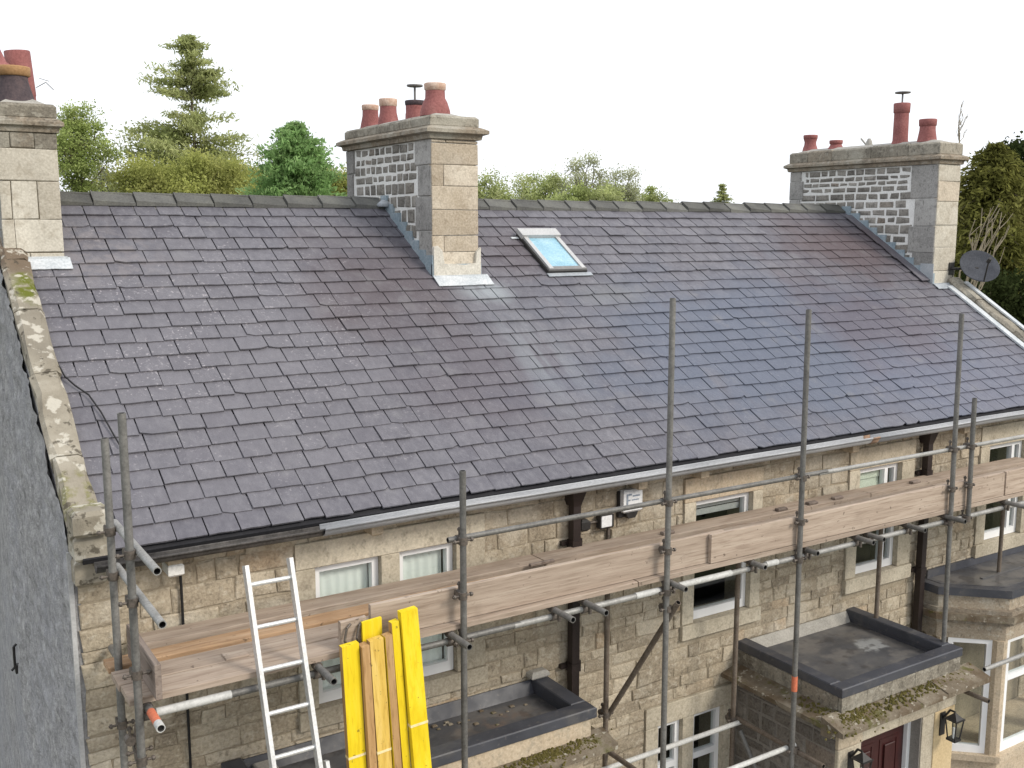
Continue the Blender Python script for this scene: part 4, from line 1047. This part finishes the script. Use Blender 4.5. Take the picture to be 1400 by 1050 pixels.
# ------------------------------------------------------------------ ladder
lad = thing('ladder', (1.95, -2.3, 0.03), 'bright aluminium ladder leaning on the scaffold', 'ladder')
def lp(x, z, off=0.):      # ladder plane
    y = -1.062 - .33*(3.98 - z)*1.0 - .030 + off
    return Vector((x, y, z))
def stile(x, z0, z1, off=0., wx=.024, wy=.06, name='stile', dx=0.):
    m = MB(); d = (lp(0,1)-lp(0,0)).normalized(); nrm = Vector((0, d.z, -d.y))
    a, b = lp(x + dx*(z0-4), z0, off), lp(x + dx*(z1-4), z1, off); X_ = Vector((wx/2,0,0)); N_ = nrm*wy/2
    m.hexa([a-X_-N_, a+X_-N_, a+X_+N_, a-X_+N_, b-X_-N_, b+X_-N_, b+X_+N_, b-X_+N_]); return m.build(name, 'alu', lad)
LX0, LX1 = 1.775, 2.045
stile(LX0, .04, 4.64); stile(LX1, .04, 4.64)
z = 4.53
while z > .2:
    m = MB(); m.tube(lp(LX0+.012, z), lp(LX1-.012, z), .0145, n=8); m.build('rung', 'alu', lad); z -= .235
stile(LX0-.045, .04, 3.50, .0, .022, .05); stile(LX1+.045, .04, 3.50, .0, .022, .05)

# ------------------------------------------------------------------ yellow timbers leaning on the scaffold
def plank(x0, x1, zt, y_top, lean, thick, mts, label, band=None, dx=0.0, back=False):
    m = MB(); m.tint = rnd.uniform(.4,.65); z0 = .03
    def yy(z): return y_top - lean*(zt - z)
    X = lambda x, z: x + dx*(zt-z)
    f = [(X(x0,z0), yy(z0)-thick, z0), (X(x1,z0), yy(z0)-thick, z0), (X(x1,z0), yy(z0), z0), (X(x0,z0), yy(z0), z0), (x0, yy(zt)-thick, zt-.004), (x1, yy(zt)-thick, zt+.004), (x1, yy(zt), zt+.004), (x0, yy(zt), zt-.004)]
    m.add(f, [(0,3,2,1),(4,5,6,7)], mi=0); m.add(f, [(0,1,5,4),(2,3,7,6)], mi=0); m.add(f, [(1,2,6,5),(3,0,4,7)], mi=1)
    th = m.build('yellow_timber', [mts[0], mts[1]]); tag(th, label, 'timber')
    if band:
        b = MB(); zb = band; e = .0025
        b.hexa([(X(x0,zb)-e, yy(zb)-thick-e, zb), (X(x1,zb)+e, yy(zb)-thick-e, zb+.006), (X(x1,zb)+e, yy(zb)+e, zb+.006), (X(x0,zb)-e, yy(zb)+e, zb),
                (X(x0,zb)-e, yy(zb+.014)-thick-e, zb+.014), (X(x1,zb)+e, yy(zb+.014)-thick-e, zb+.02), (X(x1,zb)+e, yy(zb+.014)+e, zb+.02), (X(x0,zb)-e, yy(zb+.014)+e, zb+.014)])
        b.build('strap_mark', 'strap', th)
# fronts are kept just clear of the transom ends and of each other
plank(2.262, 2.372, 4.115, -1.075, .09, .045, ('yellow','timber'), 'yellow timber nearest the ladder, shortest of the bundle', 3.42)
plank(2.378, 2.425, 4.10, -1.085, .10, .07, ('timber','timber'), 'narrow bare brown timber between two yellow ones', None)
plank(2.430, 2.520, 4.125, -1.10, .115, .05, ('amber','timber'), 'worn amber timber in the middle of the yellow bundle', 3.43)
plank(2.425, 2.555, 4.215, -1.032, .045, .022, ('yellow','yellow'), 'bright yellow timber standing behind the worn amber one', None)
plank(2.528, 2.575, 4.135, -1.10, .125, .06, ('timber','yellow'), 'narrow brown edged timber beside the widest yellow one', None)
plank(2.582, 2.632, 4.205, -1.09, .14, .05, ('yellow','timber'), 'narrow yellow timber against the widest one', None)
plank(2.640, 2.755, 4.265, -1.10, .165, .05, ('yellow','yellow'), 'widest yellow timber, tallest of the leaning bundle', 3.56)

# ------------------------------------------------------------------ fittings on the wall
al = thing('alarm_box', (5.31, -.02, 4.20), 'white burglar alarm box with printed marks on the stone wall', 'alarm box')
m = MB(); m.bbox(5.215, 5.415, -.085, -.012, 4.235, 4.43, .018); m.build('cover', 'alarm', al)
m = MB(); m.bbox(5.20, 5.40, -.04, -.008, 4.19, 4.42, .008); m.build('backplate', 'black', al)
m = MB(); m.prism([(5.25,-.075,4.236),(5.38,-.075,4.236),(5.35,-.075,4.185),(5.28,-.075,4.185)], (0,.05,0)); m.build('strobe', 'black', al)
m = MB()
for (a, b, c, d) in ((5.245,5.262,4.29,4.40),(5.265,5.30,4.385,4.40),(5.31,5.385,4.372,4.385),(5.265,5.285,4.34,4.352),(5.30,5.375,4.34,4.350),(5.265,5.38,4.29,4.30)): m.box(a, b, -.088, -.0855, c, d)
m.build('printed_mark', 'mark', al)
fl = thing('security_light', (5.04, -.02, 4.13), 'small white faced security light with black sensor on the stone wall', 'light')
m = MB(); m.bbox(4.775, 4.865, -.10, -.018, 4.15, 4.25, .02); m.build('sensor', 'black', fl)
m = MB(); m.bbox(4.975, 5.115, -.085, -.03, 4.14, 4.26, .008); m.build('lamp_housing', 'black', fl)
m = MB(); m.bbox(4.985, 5.09, -.092, -.0855, 4.155, 4.25, .002); m.build('lamp_face', 'alarm', fl)
m = MB(); m.tube((4.865,-.04,4.20), (4.98,-.04,4.20), .012, n=8); m.box(5.09,5.115,-.04,-.018,3.2,4.14); m.build('conduit', 'coupler', fl)
m = MB(); m.bbox(1.50, 1.60, -.17, -.010, 4.405, 4.485, .012); tag(m.build('white_vent_stub', 'pointing'), 'small white block on the wall under the black gutter', 'vent')
m = MB(); m.path([(1.605,-.03,4.47),(1.61,-.028,4.3),(1.612,-.028,3.5),(1.612,-.028,2.0),(1.612,-.028,.05)], .009, 6); tag(m.build('wall_cable', 'cable'), 'thin black cable running down the stone wall below the white block', 'cable')
cp = [rp(1.145,1.80,.05), rp(1.17,1.62,.055), rp(1.22,1.52,.05), rp(1.29,1.41,.05), rp(1.335,1.22,.05), rp(1.37,.98,.05), rp(1.39,.86,.05)]
m = MB(); m.path(cp, .006, 6); tag(m.build('loose_roof_cable', 'cable'), 'loose black cable lying on the slates beside the coping', 'cable')
m = MB(); m.path([(.955,3.45,2.80),(.93,3.45,2.78),(.93,3.46,2.58),(.90,3.46,2.55)], .012, 6); m.box(.93,.966,3.43,3.49,2.52,2.60); tag(m.build('wall_hook', 'black'), 'small black iron hook fixed to the roughcast gable', 'hook')
# satellite dish
sd = thing('satellite_dish', (11.98, 1.66, 5.98), 'dark grey satellite dish on the end chimney stack', 'satellite dish')
dc = Vector((12.17, 1.42, 6.10)); dn = Vector((-.40, -.62, .60)).normalized()
du = Vector((0,0,1)).cross(dn).normalized(); dv = dn.cross(du)
m = MB(); n = 28; prof = [(0,-.045),(.09,-.040),(.18,-.020),(.245,.004),(.252,.004),(.247,-.008),(.18,-.032),(.09,-.052),(0,-.057)]
vs = [dc + du*r*math.cos(2*math.pi*i/n) + dv*r*1.0*math.sin(2*math.pi*i/n) + dn*h for r, h in prof for i in range(n)]
m.add(vs, [(k*n+i, k*n+(i+1)%n, (k+1)*n+(i+1)%n, (k+1)*n+i) for k in range(len(prof)-1) for i in range(n)], True); m.build('reflector', 'dish', sd)
m = MB(); tip = dc - dv*.10 + dn*.24; m.tube(dc - dv*.245 - dn*.01, tip, .010, n=8); m.build('arm', 'black', sd)
m = MB(); m.tube(tip - dn*.02, tip + dn*.05, .026, .020, n=10); m.build('receiver', 'black', sd)
m = MB(); m.tube(dc - dn*.05, (12.0,1.63,6.06), .016, n=8); m.tube((12.0,1.63,6.06),(11.98,1.70,6.06), .02, n=8); m.bbox(11.93,12.03,1.685,1.702,5.98,6.14,.004); m.build('bracket', 'black', sd)
m = MB(); m.path([(11.98,1.66,6.0),(11.96,1.692,5.85),(12.0,1.692,5.72)], .005, 5); m.build('lead_cable', 'cable', sd)
# carriage lanterns
def lantern(x, y, z, label):
    t = thing('wall_lantern', (x, y+.12, z-.18), label, 'lantern', 'lanterns beside the front door')
    m = MB(); m.box(x-.035, x+.035, y+.115, y+.135, z-.14, z+.08); m.path([(x,y+.12,z+.02),(x,y+.05,z+.13),(x,y,z+.13)], .010, 6); m.build('bracket', 'black', t)
    m = MB()
    w0, w1 = .036, .055
    m.prism([(x-w1-.01,y-w1-.01,z+.06),(x+w1+.01,y-w1-.01,z+.06),(x+w1+.01,y+w1+.01,z+.06),(x-w1-.01,y+w1+.01,z+.06)], (0,0,.01))
    m.add([(x-w1,y-w1,z+.07),(x+w1,y-w1,z+.07),(x+w1,y+w1,z+.07),(x-w1,y+w1,z+.07),(x,y,z+.13)], [(0,1,4),(1,2,4),(2,3,4),(3,0,4)])
    for sx in (-1,1):
        for sy in (-1,1): m.tube((x+sx*w0,y+sy*w0,z-.12), (x+sx*w1,y+sy*w1,z+.06), .007, n=6)
    m.box(x-w0-.01,x+w0+.01,y-w0-.01,y+w0+.01,z-.14,z-.12); m.build('cage', 'black', t)
    m = MB(); m.hexa([(x-w0+.004,y-w0+.004,z-.12),(x+w0-.004,y-w0+.004,z-.12),(x+w0-.004,y+w0-.004,z-.12),(x-w0+.004,y+w0-.004,z-.12),(x-w1+.006,y-w1+.006,z+.058),(x+w1-.006,y-w1+.006,z+.058),(x+w1-.006,y+w1-.006,z+.058),(x-w1+.006,y+w1-.006,z+.058)]); m.build('glass', 'glass', t)
    m = MB(); m.tube((x,y,z-.12),(x,y,z-.02),.012,n=8); m.build('candle', 'alarm', t)
lantern(6.82, -1.335, 2.10, 'black carriage lantern beside the dark red door on its roughcast gable side')
lantern(8.08, -1.335, 2.12, 'black carriage lantern on the cream painted wall beside the canted bay')
# plant in the bay window
pp = thing('potted_plant', (9.52, -.17, 1.02), 'dark leafy plant in a plum pot behind the bay window glass', 'plant')
m = MB(); m.lathe([(.055,0),(.08,.10),(.085,.16),(.07,.16)], (9.56,-.20,1.02), 16); m.build('pot', 'pot_plum', pp)
m = MB()
for k in range(26):
    a0 = rnd.uniform(0,6.28); h = rnd.uniform(.25,.95); r = rnd.uniform(.02,.11)
    p = Vector((9.56+r*math.cos(a0)*.6, -.20+r*math.sin(a0)*.5, 1.15+h)); d = Vector((math.cos(a0),math.sin(a0),rnd.uniform(-.3,.8)))*.06; wv = Vector((-math.sin(a0),math.cos(a0),0))*.022
    m.add([p-d, p+wv, p+d, p-wv], [(0,1,2,3)])
m.path([(9.56,-.20,1.12),(9.55,-.20,1.6),(9.57,-.20,2.1)], .006, 5); m.build('leaves', 'plant', pp)

# ------------------------------------------------------------------ trees
def quad(m, p, d, w, t):
    m.tint = t; a, b = p - d*.5, p + d*.5
    m.v += [tuple(a), tuple(p + w*.5), tuple(b), tuple(p - w*.5)]; o = len(m.v) - 4
    m.f.append((o,o+1,o+2,o+3)); m.t.append(t); m.m.append(0); m.s.append(False)
def rv(): 
    while True:
        v = Vector((rnd.uniform(-1,1), rnd.uniform(-1,1), rnd.uniform(-1,1)))
        if .01 < v.length < 1: return v.normalized()
def limb(m, a, b, r0, r1, bend=.12, n=5, seg=4):
    a, b = Vector(a), Vector(b); pts = [a]; L = (b-a).length
    for k in range(1, seg): pts.append(a.lerp(b, k/seg) + rv()*L*bend*.4)
    pts.append(b)
    for k in range(seg): m.tube(pts[k], pts[k+1], r0+(r1-r0)*k/seg, r0+(r1-r0)*(k+1)/seg, n=n, caps=False)
    return pts
def broadleaf(name, x, y, h, cz, rad, clumps, per, leaf, mt, label, group=None, open_=.8, seed=1, twigs=True, flat=1.0):
    rnd.seed(seed)
    t = thing(name, (x, y, 0), label, 'tree', group)
    tr, cr = MB(), MB()
    top = Vector((x, y, h*.82))
    limb(tr, (x, y, 0), top, .018*h, .006*h, .03, 8, 6)
    cs = []
    for k in range(clumps):
        d = rv(); q = rnd.random()**.45
        c = Vector((x + d.x*rad[0]*q, y + d.y*rad[1]*q, cz + d.z*rad[2]*q*(1 if d.z > 0 else flat)))
        cs.append(c)
        st_ = Vector((x, y, min(h*.8, max(h*.2, c.z - (c - Vector((x,y,c.z))).length*.8 - .3))))
        if twigs: limb(tr, st_, c, .0045*h, .0012*h, .25, 4, 3)
        s0 = min(rad)*rnd.uniform(.16,.34)*open_; base = rnd.uniform(.25,.8)
        leaf_ = leaf*.62
        for j in range(int(per*1.7*rnd.uniform(.6,1.3))):
            p = c + Vector((rnd.gauss(0,s0), rnd.gauss(0,s0), rnd.gauss(0,s0*.75)))
            d2 = rv()*leaf_*rnd.uniform(.7,1.4); w2 = d2.cross(rv()).normalized()*leaf_*rnd.uniform(.5,.9)
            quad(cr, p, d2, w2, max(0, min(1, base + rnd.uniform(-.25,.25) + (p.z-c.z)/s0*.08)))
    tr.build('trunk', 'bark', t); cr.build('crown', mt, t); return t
def conifer(name, x, y, h, z0, rfun, levels, per, spray, mt, label, seed=1, droop=.25, skip=None, up=.4, group=None, dens=1.0, thick=1.0):
    rnd.seed(seed)
    t = thing(name, (x, y, 0), label, 'tree', group)
    tr, cr = MB(), MB()
    limb(tr, (x, y, 0), (x, y, h), .012*h+.04, .012, .008, 8, 10)
    for k in range(levels):
        f = k/(levels-1); z = z0 + (h - z0)*f
        r = rfun(f); lv = rnd.uniform(.82, 1.12)
        for b in range(per):
            a = rnd.uniform(0, 6.283)
            if skip and skip(f, a): continue
            L = r*rnd.uniform(.5, 1.2)*lv; dr_ = droop*L*rnd.uniform(.4,1.4)
            e = Vector((x + math.cos(a)*L, y + math.sin(a)*L, z - dr_ + up*L*.3))
            st_ = Vector((x, y, z)); mid = st_.lerp(e, .6) + Vector((0,0,-dr_*.15))
            limb(tr, st_, e, .012 + .006*L, .005, .05, 4, 3)
            ns = int((8 + 26*L)*dens*1.7); spray_ = spray*.68; tb_ = rnd.uniform(.25,.75)
            out = Vector((math.cos(a), math.sin(a), 0))
            for j in range(ns):
                q = rnd.uniform(.12, 1.03)
                p = st_.lerp(e, q) + Vector((rnd.gauss(0,.10*thick), rnd.gauss(0,.10*thick), rnd.gauss(0,.05*thick)))*(.5+L*.5)
                dd = (out*rnd.uniform(.2,1) + rv()*.6 + Vector((0,0,rnd.uniform(-.5,up)))).normalized()*spray_*rnd.uniform(.6,1.5)
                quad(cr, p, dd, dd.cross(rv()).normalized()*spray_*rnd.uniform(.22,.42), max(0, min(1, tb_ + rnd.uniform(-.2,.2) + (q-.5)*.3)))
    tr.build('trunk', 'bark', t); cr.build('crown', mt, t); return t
def at(px, d):    # bearing of a tree as seen from the measuring point, degrees either side of the view axis
    a = YAW + math.atan((px-700)/1407/1.0)
    return CAM.x + d*math.sin(a), CAM.y + d*math.cos(a)
def hz(py, d): return CAM.z + d*(310 - py)/1423.0
GT = 'trees behind the house'
x, y = at(275, 46)
conifer('fir_tree', x, y, hz(72,46), hz(262,46), lambda f: 2.75*(1-f)**.60 + .25, 30, 9, .30, 'leaf_fir', 'tall open fir tree with gaps between its boughs, tallest tree behind the roof', 21, .22,
        lambda f, a: (.47 < f < .60 and rnd.random() < .80) or (math.sin(a*2 + f*17) > .45 and f > .1) or rnd.random() < .12, .9, dens=2.0, thick=1.4)
x, y = at(262, 41); broadleaf('yew_tree', x, y, hz(205,41), hz(268,41), (2.6,2.0,1.35), 80, 320, .17, 'leaf_yew', 'broad yellow green bushy tree in front of the tall fir', seed=22, open_=.9)
x, y = at(345, 44); broadleaf('yew_tree', x, y, hz(215,44), hz(270,44), (1.4,1.4,1.45), 40, 300, .16, 'leaf_yew', 'olive green bushy tree between the tall fir and the cypress', seed=23)
x, y = at(410, 34); conifer('cypress_tree', x, y, hz(178,34), hz(300,34), lambda f: 1.42*(1-f)**.70 + .08, 32, 11, .26, 'leaf_cyp', 'fresh green conical cypress beside the middle chimney stack', 24, -.1, None, 1.0, dens=2.0, thick=1.3)
x, y = at(116, 44); broadleaf('birch_tree', x, y, hz(160,44), hz(218,44), (1.35,1.2,1.65), 46, 200, .15, 'leaf_light', 'light green broadleaved tree beside the near chimney stack', seed=25)
x, y = at(150, 48); broadleaf('shrub_tree', x, y, hz(205,48), hz(255,48), (.9,.9,1.2), 18, 80, .14, 'leaf_grey', 'thin sparse sapling right of the light green tree', seed=26)
x, y = at(180, 50); broadleaf('hedge_tree', x, y, hz(246,50), hz(275,50), (1.5,1.3,.95), 34, 240, .16, 'leaf_light', 'low green tree showing over the ridge between birch and fir', seed=27)
x, y = at(455, 44); broadleaf('hedge_tree', x, y, hz(222,44), hz(262,44), (1.1,1.1,1.25), 34, 240, .15, 'leaf_yew', 'yellowish tree against the back edge of the middle chimney', seed=28)
x, y = at(672, 44); broadleaf('hedge_tree', x, y, hz(240,44), hz(277,44), (1.1,1.1,1.1), 34, 210, .14, 'leaf_hedge', 'pale green tree just right of the middle chimney', None, seed=29)
x, y = at(735, 46); broadleaf('hedge_tree', x, y, hz(236,46), hz(276,46), (1.35,1.3,1.25), 42, 210, .14, 'leaf_hedge', 'pale green tree over the ridge behind the skylight', None, seed=30)
x, y = at(800, 42); broadleaf('hedge_tree', x, y, hz(224,42), hz(264,42), (.95,.95,1.35), 36, 90, .13, 'leaf_grey', 'sparse greyish tree showing sky between its leaves', None, seed=31)
x, y = at(845, 43); broadleaf('hedge_tree', x, y, hz(230,43), hz(268,43), (.85,.85,1.2), 34, 95, .13, 'leaf_grey', 'wispy grey green tree right of the sparse greyish one', None, seed=32)
x, y = at(812, 40); broadleaf('hedge_tree', x, y, hz(256,40), hz(282,40), (1.7,1.3,.9), 44, 200, .14, 'leaf_hedge', 'low leafy tree under the sparse greyish ones', None, seed=33)
x, y = at(882, 46); broadleaf('hedge_tree', x, y, hz(262,46), hz(285,46), (1.1,1.1,.8), 26, 170, .14, 'leaf_hedge', 'low pale tree ending the leafy row over the ridge', None, seed=34)
x, y = at(982, 52); conifer('spruce_tip', x, y, hz(256,52), hz(315,52), lambda f: 1.1*(1-f)+.08, 14, 8, .26, 'leaf_fir', 'lone small spruce tip above the ridge', 35, .1)
x, y = at(935, 55); broadleaf('hedge_tree', x, y, hz(279,55), hz(290,55), (1.4,1.2,.4), 10, 90, .14, 'leaf_grey', 'low far tree barely showing above the ridge', None, seed=36)
# dark wood beyond the far gable
x, y = at(1345, 27); conifer('cedar_tree', x, y, hz(212,27), hz(420,27), lambda f: 1.35*(1-f)**.35 + .15, 36, 9, .24, 'leaf_olive', 'olive drooping conifer behind the satellite dish', 37, .55, None, .1, dens=2.0, thick=1.4)
x, y = at(1405, 30); broadleaf('dark_tree', x, y, hz(205,30), hz(300,30), (1.35,1.4,2.3), 60, 330, .17, 'leaf_dark', 'tall dark green tree right of the olive conifer', seed=38)
x, y = at(1378, 33); broadleaf('dark_tree', x, y, hz(215,33), hz(330,33), (1.6,1.4,2.9), 60, 330, .18, 'leaf_dark', 'dark evergreen mass behind the olive conifer', seed=39)
x, y = at(1335, 24); broadleaf('dark_tree', x, y, hz(345,24), hz(420,24), (1.3,1.2,1.1), 30, 280, .14, 'leaf_dark', 'dark low bush beyond the white verge', seed=40)
x, y = at(1395, 25); broadleaf('dark_tree', x, y, hz(350,25), hz(425,25), (1.2,1.2,1.3), 30, 280, .14, 'leaf_dark', 'dark low bush at the foot of the verge', seed=41)
rnd.seed(50)
x, y = at(1318, 19); t = thing('bare_shrub', (x, y, 0), 'bare pale branches reaching up behind the satellite dish', 'shrub'); m = MB()
for k in range(12):
    a = Vector((x + rnd.uniform(-.1,.3), y + rnd.uniform(-.1,.1), hz(rnd.uniform(380,430),19))); b = a + Vector((rnd.uniform(.0,.9), rnd.uniform(-.3,.1), rnd.uniform(.6,1.7)))
    pts = limb(m, a, b, .016, .006, .15, 5, 4)
    for j in range(3): limb(m, pts[j+1], pts[j+1] + Vector((rnd.uniform(-.2,.4), 0, rnd.uniform(.2,.5))), .007, .003, .2, 4, 2)
limb(m, (x,y,0), (x,y,hz(400,19)), .06, .03, .02, 6, 4); m.build('branches', 'twig', t)
x, y = at(1297, 21); t = thing('bare_sapling', (x, y, 0), 'bare twiggy sapling top behind the end chimney', 'shrub'); m = MB()
limb(m, (x,y,0), (x,y,hz(195,21)), .04, .012, .01, 6, 6)
for k in range(9):
    a = Vector((x, y, hz(rnd.uniform(185,215),21))); b = a + Vector((rnd.uniform(-.12,.28), rnd.uniform(-.1,.05), rnd.uniform(.2,.55))); pts = limb(m, a, b, .006, .003, .2, 4, 3)
    for j in range(2): limb(m, pts[j+1], pts[j+1] + Vector((rnd.uniform(-.12,.16), 0, rnd.uniform(.05,.2))), .004, .002, .2, 4, 2)
m.build('branches', 'twig', t)
